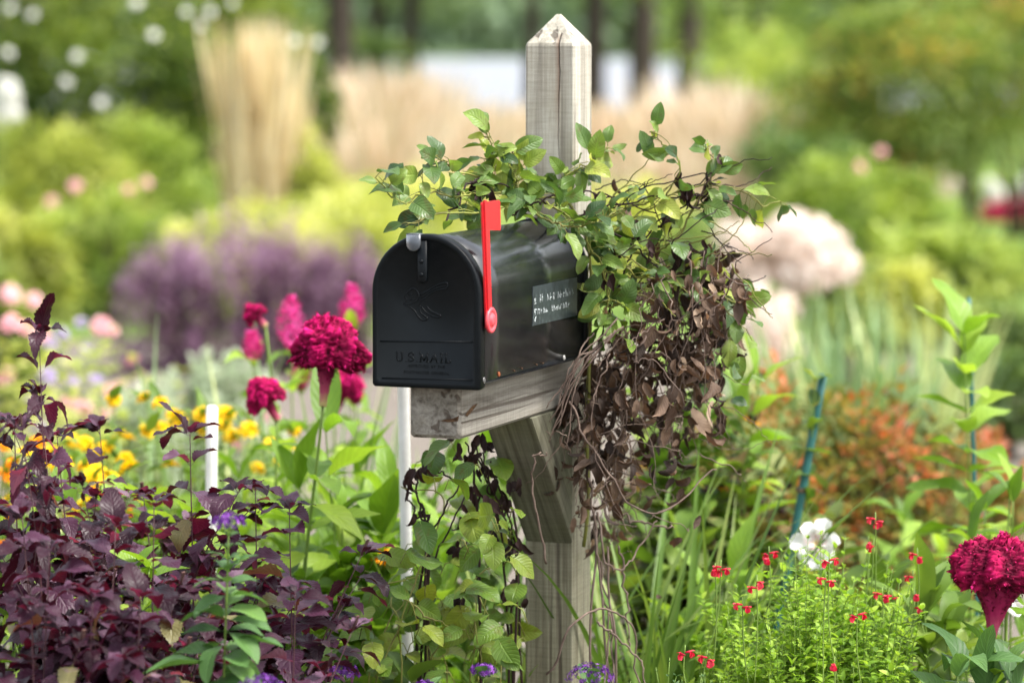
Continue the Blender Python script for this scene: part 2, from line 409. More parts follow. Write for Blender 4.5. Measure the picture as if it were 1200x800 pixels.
# templates
T_bg = [simple_leaf(.55, .3, .2), simple_leaf(.45, .5, .1), simple_leaf(.65, .15, .3)]
T_ov = [leaf_tpl(6, .52, b_, f_, seed=k) for k, (b_, f_) in enumerate([(.5, .3), (.9, .2), (.2, .45)])]
T_lance = [leaf_tpl(9, .30, b_, f_, a=.7, b=1.0, wave=.12, seed=k, cols=3) for k, (b_, f_) in enumerate([(.7, .35), (1.2, .25), (.35, .4), (1.7, .3)])]
T_wide = [leaf_tpl(9, .44, b_, f_, a=.7, b=.9, wave=.10, seed=k) for k, (b_, f_) in enumerate([(.5, .3), (.8, .25), (.3, .35)])]
T_shiso = [leaf_tpl(21, w_, b_, f_, serr=.17, a=.6, b=.95, wave=.12, petiole=.18, seed=k, cols=3) for k, (w_, b_, f_) in enumerate([(.62, .8, .18), (.56, 1.15, .25), (.68, .5, .12), (.58, 1.5, .22), (.52, .9, .45)])]
T_helio = [leaf_tpl(11, .46, b_, f_, a=.7, b=.85, wave=.06, petiole=.12, seed=k, cols=5) for k, (b_, f_) in enumerate([(.9, .25), (1.3, .15), (.5, .35)])]
T_vine = [leaf_tpl(9, w_, b_, f_, a=.45, b=.8, wave=.10, petiole=.0, seed=k, cols=5, notch=.35) for k, (w_, b_, f_) in enumerate([(.62, .6, .25), (.7, .9, .1), (.55, .3, .45), (.66, 1.2, .3)])]
def crumple(k):
    r = np.random.default_rng(200 + k); n, c_ = 13, 7
    w = r.uniform(.34, .62); roll = r.uniform(1.2, 3.4); bend = r.uniform(.6, 2.4) * (1 if k % 3 else -1); tw = r.uniform(-1.4, 1.4)
    V, U = [], []
    ang = np.linspace(0, bend, n); yy = np.concatenate([[0], np.cumsum(np.cos(ang[:-1])) / (n - 1)]); zz = np.concatenate([[0], -np.cumsum(np.sin(ang[:-1])) / (n - 1)])
    for i in range(n):
        v = i / (n - 1); hw = max(w / 2 * (max(v, 1e-4) ** .5 * max(1 - v, 1e-4) ** .75) / .52, .01)
        th = roll * (.5 + .7 * v); R_ = 2 * hw / th
        for c in np.linspace(-1, 1, c_):
            a = c * th / 2; x = R_ * math.sin(a); h_ = R_ * (1 - math.cos(a))
            t_ = tw * v; x2, h2 = x * math.cos(t_) - h_ * math.sin(t_), x * math.sin(t_) + h_ * math.cos(t_)
            p = np.array([x2, yy[i] + h2 * math.sin(ang[i]), zz[i] + h2 * math.cos(ang[i])])
            p = p + .05 * np.array([noise.noise(Vector(p * 6) + Vector((k * 7., j * 3., 1))) for j in range(3)]) * (.3 + v)
            V.append(p); U.append(((c + 1) / 2, v))
    q = [(i * c_ + j, i * c_ + j + 1, (i + 1) * c_ + j + 1, (i + 1) * c_ + j) for i in range(n - 1) for j in range(c_ - 1)]
    return np.array(V), [np.array(q)], np.array(U)
T_dead = [crumple(k) for k in range(12)]

def floret(n=5, r=1.):
    V, f, U = [(0, 0, -.15)], [], [(.5, .5)]
    for k in range(n):
        a = 2 * math.pi * k / n; w = .42
        V += [(math.cos(a - w) * .55 * r, math.sin(a - w) * .55 * r, .05), (math.cos(a) * r, math.sin(a) * r, 0), (math.cos(a + w) * .55 * r, math.sin(a + w) * .55 * r, .05)]
        b = 1 + 3 * k; f.append((0, b, b + 1, b + 2)); U += [(.2, .3), (.5, 1), (.8, .3)]
    return np.array(V), [np.array(f)], np.array(U)
T_floret = [floret(5), floret(4)]

# ------------------------------------------------------------------ camera, light, world
cam = bpy.data.cameras.new('camera'); cam_o = bpy.data.objects.new('camera', cam); col.objects.link(cam_o)
cam_o.location = (0, 0, CAM_Z); cam_o.rotation_euler = (math.pi / 2 - PITCH, 0, 0)
cam.sensor_width = 36; cam.sensor_fit = 'HORIZONTAL'; cam.lens = F / 1200 * 36
cam.clip_end = 2000; cam.clip_start = .05
cam.dof.use_dof = True; cam.dof.focus_distance = 5.22; cam.dof.aperture_fstop = 2.8
scene.camera = cam_o

SUN_EL, SUN_AZ = math.radians(58), math.radians(112)    # azimuth clockwise from +Y: high, behind and to the right
sun = bpy.data.lights.new('sun', 'SUN'); sun_o = bpy.data.objects.new('sun', sun); col.objects.link(sun_o)
sun.energy = 5.0; sun.angle = math.radians(12); sun.color = (1, .955, .88)
sd = Vector((math.sin(SUN_AZ) * math.cos(SUN_EL), math.cos(SUN_AZ) * math.cos(SUN_EL), math.sin(SUN_EL)))
sun_o.rotation_euler = (-sd).to_track_quat('-Z', 'Y').to_euler(); sun_o.location = sd * 30
world = bpy.data.worlds.new('World'); scene.world = world; world.use_nodes = True
wt = world.node_tree; bg = wt.nodes['Background']
sky = wt.nodes.new('ShaderNodeTexSky'); sky.sky_type = 'NISHITA'; sky.sun_disc = False
sky.sun_elevation = SUN_EL; sky.sun_rotation = SUN_AZ; sky.dust_density = 4; sky.air_density = 1.2
hs = wt.nodes.new('ShaderNodeHueSaturation'); hs.inputs['Saturation'].default_value = .35; hs.inputs['Value'].default_value = 3.05
wt.links.new(sky.outputs[0], hs.inputs['Color']); wt.links.new(hs.outputs[0], bg.inputs[0])
bg.inputs[1].default_value = .15
scene.view_settings.view_transform = 'Standard'; scene.view_settings.look = 'None'; scene.view_settings.exposure = 0
scene.render.engine = 'CYCLES'
scene.cycles.use_denoising = True
scene.cycles.max_bounces = 8; scene.cycles.transparent_max_bounces = 8
scene.cycles.caustics_reflective = False; scene.cycles.caustics_refractive = False

# ------------------------------------------------------------------ setting: ground, lawn, lake
def sheet(name, x0, x1, y0, y1, z, mat, nx=1, ny=1):
    mb = MB(); xs, ys = np.linspace(x0, x1, nx + 1), np.linspace(y0, y1, ny + 1)
    X, Y = np.meshgrid(xs, ys, indexing='ij')
    V = np.stack([X, Y, np.full_like(X, z)], -1).reshape(-1, 3)
    i, j = np.meshgrid(np.arange(nx), np.arange(ny), indexing='ij'); k = ny + 1
    mb.add(V, [np.stack([i * k + j, (i + 1) * k + j, (i + 1) * k + j + 1, i * k + j + 1], -1).reshape(-1, 4)])
    return tag(mb.obj(name, mat), None, None, kind='structure')
mulch = plain_mat('mulch_soil', (.10, .085, .07), (.24, .21, .18), .95, .1, 18, .03)
lawn_m = plain_mat('lawn_grass', (.085, .15, .028), (.15, .22, .05), .9, .1, 3.5, .02)
water = plain_mat('sky_pale_lake_water', (.21, .225, .245), (.25, .265, .285), .8, .05, .05)  # pale matte base stands in for sky reflected on the water
sheet('ground', -700, 700, -40, 1500, 0, mulch)
sheet('lawn', -40, 40, 17.6, 74, .004, lawn_m)
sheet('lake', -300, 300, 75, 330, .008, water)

# ------------------------------------------------------------------ mailbox post
YAW = math.radians(20.6)
ax_b = np.array([math.sin(YAW), math.cos(YAW)]); ax_r = np.array([math.cos(YAW), -math.sin(YAW)])
MB_F = np.array([-.137, 5.0]); MB_Z = 1.10
def loc2w(x, t, z):
    p = MB_F + ax_r * x + ax_b * t
    return np.array([p[0], p[1], z])
PT = .622; PW = .046
pc = loc2w(0, PT, 0)
post = thing('mailbox_post', 'weathered grey square wooden post with bracket arm and pyramid top carrying the black mailbox', 'post', pc, -YAW)
def rect_ring(hw, z, ch=.004):
    return [(-hw + ch, -hw, z), (hw - ch, -hw, z), (hw, -hw + ch, z), (hw, hw - ch, z), (hw - ch, hw, z), (-hw + ch, hw, z), (-hw, hw - ch, z), (-hw, -hw + ch, z)]
mb = MB()
zs = list(np.linspace(0, 1.634, 14))
mb.loft([rect_ring(PW, z) for z in zs] + [rect_ring(PW - .0015, 1.639), rect_ring(.0035, 1.689, .0008)])
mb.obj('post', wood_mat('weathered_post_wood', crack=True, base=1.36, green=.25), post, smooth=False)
ARM0 = .040 - PT; ARM1 = -PW - .001; AZ0, AZ1 = 1.011, 1.0985; AH = .044
mb = MB()
def arm_ring(y, ins=0., ch=.005):
    a, b, c = AH - ins, AZ0 + ins, AZ1 - ins
    bo = .004
    return [(-a + ch, y, b), (a - ch, y, b), (a, y, b + ch), (a, y, c - ch), (a - ch, y, c), (-a + ch, y, c), (-a, y, c - ch), (-a, y, b + ch)]
mb.loft([arm_ring(ARM0, .006), arm_ring(ARM0 + .006)] + [arm_ring(y) for y in np.linspace(ARM0 + .05, ARM1, 6)])
# the split knot on the front corner of the arm
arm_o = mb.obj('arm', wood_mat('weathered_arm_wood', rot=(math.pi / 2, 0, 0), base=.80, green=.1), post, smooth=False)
arm_o.data.materials.append(wood_mat('shaded_end_grain', rot=(0, 0, 0), base=.36, green=.3))  # end grain darkened in colour for the shade under the mailbox overhang
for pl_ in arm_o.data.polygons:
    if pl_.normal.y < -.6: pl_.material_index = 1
knot_m = plain_mat('split_knot_wood', (.022, .014, .010), (.13, .075, .04), .9, .1, 120, .002)
kb = MB()
kp = [(-.012, 0), (.004, .006), (.022, .0115), (.045, .013), (.030, .006), (.012, .0005), (-.002, -.004)]
kz = 1.049
kb.add([(AH + .0012, ARM0 + .028 + y * 1.0, kz + z) for y, z in kp], [np.arange(len(kp))[None]])
kp2 = [(AH - .002, .003), (AH - .012, -.002), (AH - .028, -.0045), (AH - .034, -.007), (AH - .020, -.0085), (AH - .004, -.006)]
kb.add([(x, ARM0 - .0012, kz + z - .002) for x, z in kp2], [np.arange(len(kp2))[None, ::-1]])
kb.obj('knot', knot_m, post, smooth=False, label='split brown knot on the front corner of the arm')
# brace filling the corner under the arm
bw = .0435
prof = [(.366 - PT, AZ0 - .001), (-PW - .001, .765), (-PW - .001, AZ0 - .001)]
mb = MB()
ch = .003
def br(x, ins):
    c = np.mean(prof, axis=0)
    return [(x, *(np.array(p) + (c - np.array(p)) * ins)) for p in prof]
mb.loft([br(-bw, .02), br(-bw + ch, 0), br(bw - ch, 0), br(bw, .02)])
sl = math.atan2(.246, .209)
mb.obj('brace', wood_mat('weathered_shaded_brace_wood', rot=(-.704, 0, 0), base=.60, green=1.), post, smooth=False)  # weathered wood, tone lowered to paint shade on the downward-facing brace

# ------------------------------------------------------------------ mailbox
box = thing('mailbox', 'black arched metal mailbox with raised red flag on a wooden post arm', 'mailbox', (*MB_F, MB_Z), -YAW)
BW, BH, BL = .0875, .235, .52
def outline(off=0., bot=0., n=28, y=0.):
    w = BW + off; zc = BH - BW
    pts = [(-w + .004, bot), (-w, bot + .004)]
    pts += [(w * math.cos(a), zc + w * math.sin(a)) for a in np.linspace(math.pi, 0, n)]
    pts += [(w, bot + .004), (w - .004, bot)]
    return [(x, y, z) for x, z in pts]
def black_mat(name, c, rough, scr):
    m, nt, out = new_mat(name); h = N(nt)
    tc = h.n('ShaderNodeTexCoord'); o = tc.outputs['Object']
    n1 = h.noise(o, 35, 5, .65); n2 = h.noise(h.mapping(o, (40, 4, 90)), 1., 4, .6); n3 = h.noise(o, 300, 3)
    cc = h.mix(h.math('MULTIPLY', h.math('SUBTRACT', n1, .5, clamp=True), 2.4 * scr, clamp=True), c, tuple(x * 1.8 + .0025 for x in c))
    sx = h.n('ShaderNodeSeparateXYZ'); h.l(o, sx.inputs[0])
    dust = h.math('MULTIPLY', h.math('MULTIPLY', h.math('SUBTRACT', sx.outputs[2], .15, clamp=True), 9., clamp=True), h.math('MULTIPLY', h.math('SUBTRACT', n2, .47, clamp=True), 2.2 * scr, clamp=True))
    cc = h.mix(h.math('MULTIPLY', dust, .3), cc, (.12, .12, .125))
    speck = h.math('MULTIPLY', h.math('SUBTRACT', n3, .73, clamp=True), 9. * scr, clamp=True)
    cc = h.mix(speck, cc, (.16, .15, .14))
    p = h.n('ShaderNodeBsdfPrincipled')
    h.l(cc, p.inputs['Base Color']); p.inputs['Specular IOR Level'].default_value = .14 if rough > .4 else .75
    h.l(h.math('MULTIPLY_ADD', n1, .14, rough - .13), p.inputs['Roughness'])
    b = h.n('ShaderNodeBump', i_Strength=.25, i_Distance=.0006); h.l(n1, b.inputs['Height']); h.l(b.outputs[0], p.inputs['Normal'])
    h.l(p.outputs[0], out.inputs[0]); return m
body_m = black_mat('black_enamel', (.0045, .0058, .0075), .27, 1.)
door_m = black_mat('black_door_plastic', (.003, .0046, .0058), .44, .35)
mb = MB()
mb.loft([outline(0, 0, y=.012), outline(0, 0, y=.10), outline(0, 0, y=.30), outline(0, 0, y=BL - .014)])
bar = mb.obj('body', body_m, box)
mb = MB()
mb.loft([outline(.0005, 0, y=BL - .0138), outline(.004, -.0005, y=BL - .012), outline(.0045, -.001, y=BL - .006), outline(.004, -.001, y=BL), outline(-.004, .004, y=BL), outline(-.006, .006, y=BL - .004)])
mb.obj('back_panel', door_m, box)
# door
D_FACE = .0035
mb = MB()
mb.loft([outline(.0045, -.004, y=.024), outline(.0048, -.0045, y=.020), outline(.0048, -.0045, y=.004), outline(.0032, -.003, y=.0008), outline(.0015, -.0015, y=0), outline(-.0030, .003, y=0), outline(-.0048, .005, y=.0012), outline(-.0062, .0065, y=D_FACE)])
door = mb.obj('door', door_m, box)
# embossing on the door
def relief(lines, r, name, y=D_FACE, tip=.5):
    b = MB()
    for ln in lines:
        p = np.array([(x, y + r * .25, z) for x, z in ln])
        if len(p) > 2: p = spline(p, len(p) * 4)
        b.tube(p, [r * tip, r, r, r * tip], 6)
    return b.obj(name, door_m, door)
def dz(zx, zy):     # door position from its place in the enlarged photo
    px, py = 420 + zx / 3.64, 250 + zy / 3.64
    x = ((px - 437) / 121.5 - .5) * 2 * BW
    yb = 451 + (px - 437) / 121 * 4
    return (x, (yb - py) / 745)
eagle = [
    [(185, 388), (200, 372), (193, 355), (207, 335), (225, 322), (242, 330), (252, 352), (246, 372), (232, 382), (212, 390), (185, 388)],
    [(246, 352), (275, 338), (305, 322), (340, 304), (372, 298), (376, 312), (366, 324), (335, 328), (305, 342), (282, 362), (262, 375), (252, 395)],
    [(262, 362), (300, 335), (335, 318), (368, 310)],
    [(258, 350), (285, 336), (312, 318), (338, 304)],
    [(188, 392), (214, 402), (236, 420), (248, 440), (268, 458), (290, 452), (278, 440), (262, 428), (255, 410), (258, 396)],
    [(262, 398), (280, 420), (305, 438), (332, 446), (346, 440), (325, 430), (302, 415), (284, 396)],
    [(288, 408), (312, 424), (345, 434)],
    [(246, 440), (262, 448)], [(207, 350), (222, 346)], [(212, 372), (236, 366)],
]
relief([[dz(*p) for p in l] for l in eagle], .0016, 'eagle_emblem')
relief([[dz(85, 549), dz(480, 551)]], .0014, 'ridge', tip=1.)
relief([[dz(92, 708), dz(480, 714)]], .0012, 'ridge', tip=1.)
# U.S. MAIL in serif capitals
def letter(ch, x, w, z0, h_):
    s = {'U': [[(.12, 1), (.12, .3), (.25, .04), (.5, 0), (.75, .04), (.88, .3), (.88, 1)], [(-.05, 1), (.3, 1)], [(.7, 1), (1.05, 1)]],
         '.': [[(.4, .02), (.6, .02)]],
         'S': [[(.9, .72), (.86, .95), (.5, 1), (.12, .88), (.14, .62), (.5, .5), (.88, .36), (.9, .12), (.5, 0), (.12, .05), (.08, .28)]],
         'M': [[(.1, 0), (.1, 1)], [(.1, 1), (.5, .1)], [(.5, .1), (.9, 1)], [(.9, 1), (.9, 0)], [(-.05, 0), (.25, 0)], [(.75, 0), (1.05, 0)], [(-.05, 1), (.12, 1)], [(.88, 1), (1.05, 1)]],
         'A': [[(.05, 0), (.5, 1)], [(.5, 1), (.95, 0)], [(.22, .36), (.78, .36)], [(-.1, 0), (.2, 0)], [(.8, 0), (1.1, 0)]],
         'I': [[(.5, 0), (.5, 1)], [(.2, 0), (.8, 0)], [(.2, 1), (.8, 1)]],
         'L': [[(.2, 1), (.2, 0)], [(0, 0), (.95, 0)], [(.95, 0), (.95, .28)], [(0, 1), (.4, 1)]]}[ch]
    return [[(x + a * w, z0 + b * h_) for a, b in l] for l in s]
x0, zb = dz(152, 632); xe, zt = dz(408, 585)
u = (xe - x0) / 7.2
lines = []; cx = x0
for chh, w in (('U', .95), ('.', .4), ('S', .8), ('.', .5), ('M', 1.2), ('A', 1.0), ('I', .6), ('L', .8)):
    lines += letter(chh, cx + .06 * u, w * u * .84, zb, .0135); cx += w * u * 1.08
relief(lines, .0014, 'lettering', tip=1.)
def text_part(s, size, x, z, name, parent, mat, y, ext):
    cu = bpy.data.curves.new('lettering', 'FONT'); cu.body = s; cu.size = size; cu.extrude = ext; cu.align_x = 'CENTER'; cu.space_character = 1.1
    to = bpy.data.objects.new('lettering', cu); col.objects.link(to)
    me = bpy.data.meshes.new_from_object(to.evaluated_get(bpy.context.evaluated_depsgraph_get()))
    bpy.data.objects.remove(to); bpy.data.curves.remove(cu)
    me.transform(Matrix.Translation((x, y, z)) @ Matrix.Rotation(math.pi / 2, 4, 'X'))
    me.materials.clear(); me.materials.append(mat)
    o = bpy.data.objects.new(name, me); col.objects.link(o); o.parent = parent; return o
cxm = dz(285, 600)[0]
text_part('APPROVED BY THE', .0068, cxm, dz(285, 662)[1], 'lettering', door, door_m, D_FACE, .0006)
text_part('POSTMASTER GENERAL', .0068, cxm, dz(285, 690)[1], 'lettering', door, door_m, D_FACE, .0006)
# latch strap and tab
def tab_ring(hw, z0, z1, y, n=10):
    return [(-hw, y, z1), (hw, y, z1)] + [(hw * math.cos(a), y, z0 + hw + hw * math.sin(a)) for a in np.linspace(0, -math.pi, n)]
sx_, sz0 = dz(270, 300); _, sz1 = dz(270, 118)
mb = MB(); mb.loft([tab_ring(.0082, sz0, sz1, D_FACE), tab_ring(.0082, sz0, sz1, .0008), tab_ring(.0066, sz0 + .0015, sz1, -.0012)])
strap = mb.obj('latch_strap', door_m, door); strap.location = (sx_, 0, 0)
def disc(r, y0, y1, n=16):
    A = np.linspace(0, 2 * math.pi, n, endpoint=False)
    return lambda k, y: [(k * r * math.cos(a), y, k * r * math.sin(a)) for a in A]
for zy in (205, 262):
    mb = MB(); d = disc(.0036, 0, 0); mb.loft([d(1, .0), d(1, -.0022), d(.75, -.0036), d(.3, -.0041)])
    rv = mb.obj('rivet', door_m, door); rv.location = (*[dz(268, zy)[0]], 0, dz(268, zy)[1])
m, nt, out = new_mat('clear_grey_plastic'); h = N(nt)
p = h.n('ShaderNodeBsdfPrincipled'); p.inputs['Base Color'].default_value = (.10, .115, .135, 1); p.inputs['Roughness'].default_value = .32; p.inputs['Specular IOR Level'].default_value = .35
p.inputs['Transmission Weight'].default_value = .35; h.l(p.outputs[0], out.inputs[0])
lx, lz = dz(236, 166)
mb = MB()
mb.loft([tab_ring(.0118, lz + .002, .2385, -.0005), tab_ring(.0118, lz + .002, .2385, -.004), tab_ring(.0102, lz + .0035, .2385, -.0055)])
mb.box((-.0114, -.004, .2386), (.0114, .016, .2402))
lt = mb.obj('latch', m, box, label='translucent grey latch tab over the door top'); lt.location = (lx, 0, 0)
# flag
red = plain_mat('red_flag_plastic', (.60, .010, .018), (.46, .012, .018), .35, .5, 60)
fl_y, fl_z, FX = .031, .1045, BW + .0065
fo = MB()
lean = -.014
prof_f = [(-.0125, -.012), (.0125, -.012), (.0105, .13), (.0105, .142), (.058, .139), (.060, .143), (.060, .184), (.057, .187), (-.0165, .187), (-.0185, .184)]
prof_f = [(y + lean * max(z, 0) / .2 * 1.0, z) for y, z in prof_f]
fo.add([(FX, y, z) for y, z in prof_f] + [(FX + .003, y, z) for y, z in prof_f],
       [np.arange(10)[None, ::-1], (np.arange(10) + 10)[None], np.array([(i, (i + 1) % 10, 10 + (i + 1) % 10, 10 + i) for i in range(10)])])
rib = [(-.0105, .0), (-.0060, .0), (-.0060 + lean, .19), (-.0105 + lean - .004, .19)]
fo.add([(FX + .003, y, z) for y, z in rib] + [(FX + .0062, y, z) for y, z in rib], [(np.arange(4) + 4)[None], np.array([(i, (i + 1) % 4, 4 + (i + 1) % 4, 4 + i) for i in range(4)])])
flag = fo.obj('flag', red, box, smooth=False); flag.location = (0, fl_y, fl_z)
pv = plain_mat('faded_red_plastic', (.78, .10, .12), (.70, .05, .07), .35, .5, 40)
mb = MB(); d = disc(.0205, 0, 0, 28)
rings = [(1, .0), (1, .0040), (.92, .0052), (.70, .0052), (.66, .0040), (.50, .0040), (.46, .0066), (.18, .0074)]
mb.loft([[(FX + .0031 + yy, a[0], a[2]) for a in d(k, 0)] for k, yy in rings])
mb.obj('pivot', pv, flag)
mb = MB(); d = disc(.008, 0, 0, 14)
mb.loft([[(x, a[0], a[2]) for a in d(1, 0)] for x in (BW - .001, FX)])
mb.obj('spacer', door_m, flag)
# sticker with worn lettering
m, nt, out = new_mat('worn_shadowed_label'); h = N(nt)
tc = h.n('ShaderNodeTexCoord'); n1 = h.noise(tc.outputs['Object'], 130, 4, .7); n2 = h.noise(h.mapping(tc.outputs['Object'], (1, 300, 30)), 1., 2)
c = h.ramp(h.math('MULTIPLY_ADD', n1, .6, h.math('MULTIPLY', n2, .4)), [(.35, (.014, .018, .020)), (.58, (.038, .050, .053)), (.76, (.20, .25, .25))])  # ramp darkened to hold the shadow lying on the label
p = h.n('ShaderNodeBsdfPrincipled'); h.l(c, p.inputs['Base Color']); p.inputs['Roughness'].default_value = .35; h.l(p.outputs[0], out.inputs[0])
mb = MB()
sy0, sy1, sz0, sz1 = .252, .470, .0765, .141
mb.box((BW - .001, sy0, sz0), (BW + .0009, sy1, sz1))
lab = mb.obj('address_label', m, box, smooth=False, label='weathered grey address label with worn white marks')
mk = plain_mat('worn_white_ink', (.62, .68, .68), (.10, .12, .12), .6, .3, 260)
mb = MB(); r5 = random.Random(5)
def stroke(y, z, dy, dzz, w=.0009):
    a = np.array([y, z]); b = a + (dy, dzz); n_ = np.array([-(b - a)[1], (b - a)[0]]); n_ = n_ / (np.linalg.norm(n_) + 1e-9) * w
    if not (sy0 + .002 < min(a[0], b[0]) and max(a[0], b[0]) < sy1 - .002): return
    q = [a + n_, a - n_, b - n_, b + n_]
    mb.add([(BW + .0012 + r5.uniform(0, .0004), *v) for v in q], [np.array([(0, 1, 2, 3)])])
for row, (zz, hh, y_s, y_e) in enumerate(((.113, .014, .285, .465), (.094, .012, .262, .435))):
    y = y_s
    while y < y_e:
        k = r5.randint(0, 5); w = r5.uniform(.005, .010)
        if r5.random() < .86:
            stroke(y, zz, r5.uniform(-.001, .001), hh * r5.uniform(.5, 1), .0009)
            if k in (1, 2, 4): stroke(y, zz + hh * r5.uniform(.2, .9), w * .8, r5.uniform(-.002, .002), .0008)
            if k in (0, 2, 3): stroke(y + w * .75, zz, r5.uniform(-.002, .002), hh * r5.uniform(.3, .9), .0008)
            if k in (3, 5): stroke(y, zz + hh * .8, w, -hh * .7, .0008)
        y += w + r5.uniform(.003, .008)
for zz in (.113, .095, .080):
    for k in range(5): stroke(.257 + r5.uniform(0, .006), zz + r5.uniform(0, .008), r5.uniform(.001, .006), r5.uniform(-.004, .006), .0011)
mb.obj('worn_marks', mk, lab, smooth=False)
# screws, rust spots, bottom seam
steel = plain_mat('dull_steel', (.20, .20, .20), (.08, .075, .07), .5, .5, 200, 0, .6)
rustm = plain_mat('rust', (.28, .085, .03), (.14, .04, .015), .8, .2, 200)
for y, z, r_, mt, nm in ((.0165, .0105, .0048, steel, 'screw'), (.095, .012, .0042, rustm, 'rusty_rivet'), (.405, .010, .0045, plain_mat('worn_zinc', (.5, .5, .48), (.3, .29, .27), .5, .5, 200, 0, .5), 'screw'), (.165, .011, .0014, knot_m, 'rivet'), (.20, .0115, .0014, knot_m, 'rivet'), (.27, .011, .0014, knot_m, 'rivet'), (.30, .0105, .0014, knot_m, 'rivet')):
    mb = MB(); d = disc(r_, 0, 0, 14)
    mb.loft([[(x, a[0], a[2]) for a in d(k, 0)] for k, x in ((1, 0), (1, .0016), (.6, .0026), (.25, .0022))])
    o = mb.obj(nm, mt, box); o.location = (BW + (.0046 if y < .024 else -.0002), y, z)
mb = MB(); mb.box((BW - .001, .026, .0022), (BW + .0016, BL - .016, .0050)); mb.obj('bottom_seam', body_m, box, smooth=False)

# ------------------------------------------------------------------ white and green stakes
white = plain_mat('white_plastic_pipe', (.84, .84, .82), (.70, .69, .64), .45, .4, 22)
teal = plain_mat('green_coated_stake', (.012, .085, .080), (.03, .13, .12), .5, .4, 30)
def stake(label, top, bot, r, mat, name):
    t = np.array(top); b = np.array(bot); dr = (t - b) / (t - b)[2]; base = t - dr * t[2]
    mb = MB(); n = 16
    pts = base + (t - base) * np.linspace(0, 1, n)[:, None]
    pts[:, 0] += np.sin(np.linspace(0, 3, n)) * .004
    mb.tube(pts - base, r, 14)
    mb.tube([t - base + dr * -.0005, t - base + dr * .003], [r, r * .7], 14)
    o = mb.obj(name, mat); o.location = base
    return tag(o, label, 'stake')
t1 = at(471, 440, 5.75); t1[2] = 1.12
stake('taller white plastic stake standing behind left corner of the mailbox', t1, at(475.5, 800, 5.75), .0108, white, 'white_stake')
stake('shorter white stake rising among purple leaves near the yellow flowers', at(248, 477, 6.1), at(246, 590, 6.1), .0112, white, 'white_stake')
gs1 = stake('leaning green garden stake behind the white bloom', at(964, 440, 6.3), at(926, 640, 6.3), .0085, teal, 'green_stake')
mb = MB(); tp = at(939, 575, 6.3) - np.array(gs1.location)
for k_ in range(3): mb.tube([tp + np.array([.0102 * math.cos(a), .0102 * math.sin(a), k_ * .0028 + .001 * math.sin(a)]) for a in np.linspace(0, 6.28, 15)], .0016, 6)
mb.tube([tp + [.009, 0, 0], tp + [.03, -.01, .004], tp + [.045, -.012, -.006]], .0014, 5)
mb.obj('tie', M_['brown_stem'], gs1)
gs2 = stake('upright thin green stake tied to tall leafy plant at far right', at(1135, 350, 6.5), at(1141, 640, 6.5), .0048, teal, 'green_stake')

# ------------------------------------------------------------------ vines
def vine_root(label, cat, base, name):
    return thing(name, label, cat, base)
def strand(mbs, P, r0, r1, n=30, jit=.006, tint=.5, seed=None):
    p = spline(P, n)
    k = rng.normal(size=(n, 3)) * jit
    k = (k + np.roll(k, 1, 0) + np.roll(k, -1, 0)) / 2; k[0] = k[-1] = 0
    p = p + k
    mbs.tube(p, [r0, r1], 5, tint)
    return p

# green vine over the mailbox
root = loc2w(.09, PT - .02, 0)
vine = vine_root('leafy green clematis vine sprawling around post top and over the mailbox', 'vine', root, 'climbing_vine')
vs, vl, vd = MB(), MB(), MB()
gs = [
    [(684, 640, 5.50), (692, 520, 5.48), (690, 400, 5.46), (688, 300, 5.45), (668, 240, 5.47), (620, 232, 5.42), (560, 246, 5.30), (505, 252, 5.22), (478, 262, 5.16)],
    [(668, 250, 5.46), (630, 214, 5.46), (585, 208, 5.40), (540, 200, 5.30), (515, 186, 5.24), (492, 205, 5.2)],
    [(640, 240, 5.46), (600, 226, 5.42), (555, 230, 5.30), (500, 228, 5.2), (468, 236, 5.14), (440, 208, 5.08)],
    [(600, 228, 5.42), (578, 205, 5.4), (575, 180, 5.38), (574, 158, 5.37)],
    [(600, 240, 5.42), (605, 210, 5.40), (602, 170, 5.40)],
    [(650, 244, 5.46), (662, 212, 5.46), (690, 190, 5.47), (712, 172, 5.5)],
    [(690, 300, 5.45), (720, 252, 5.45), (760, 236, 5.45), (800, 222, 5.45), (850, 218, 5.47), (888, 238, 5.5), (914, 236, 5.52)],
    [(700, 290, 5.45), (735, 262, 5.45), (772, 238, 5.45), (796, 200, 5.43), (776, 168, 5.42), (764, 156, 5.42)],
    [(716, 300, 5.48), (780, 290, 5.46), (822, 230, 5.45), (838, 190, 5.46), (826, 172, 5.47)],
    [(690, 340, 5.44), (712, 360, 5.42), (742, 345, 5.42), (790, 330, 5.45), (840, 345, 5.5), (872, 362, 5.52)],
    [(690, 270, 5.42), (720, 300, 5.4), (752, 322, 5.42), (812, 320, 5.46), (852, 300, 5.5)],
    [(640, 236, 5.4), (670, 262, 5.36), (700, 300, 5.36), (712, 340, 5.38), (704, 380, 5.4)],
    [(820, 330, 5.55), (850, 360, 5.55), (862, 400, 5.6), (842, 430, 5.62)],
    [(610, 236, 5.34), (652, 262, 5.31), (690, 262, 5.34), (730, 245, 5.38)],
]
LP, LD, LS, LT = [], [], [], []
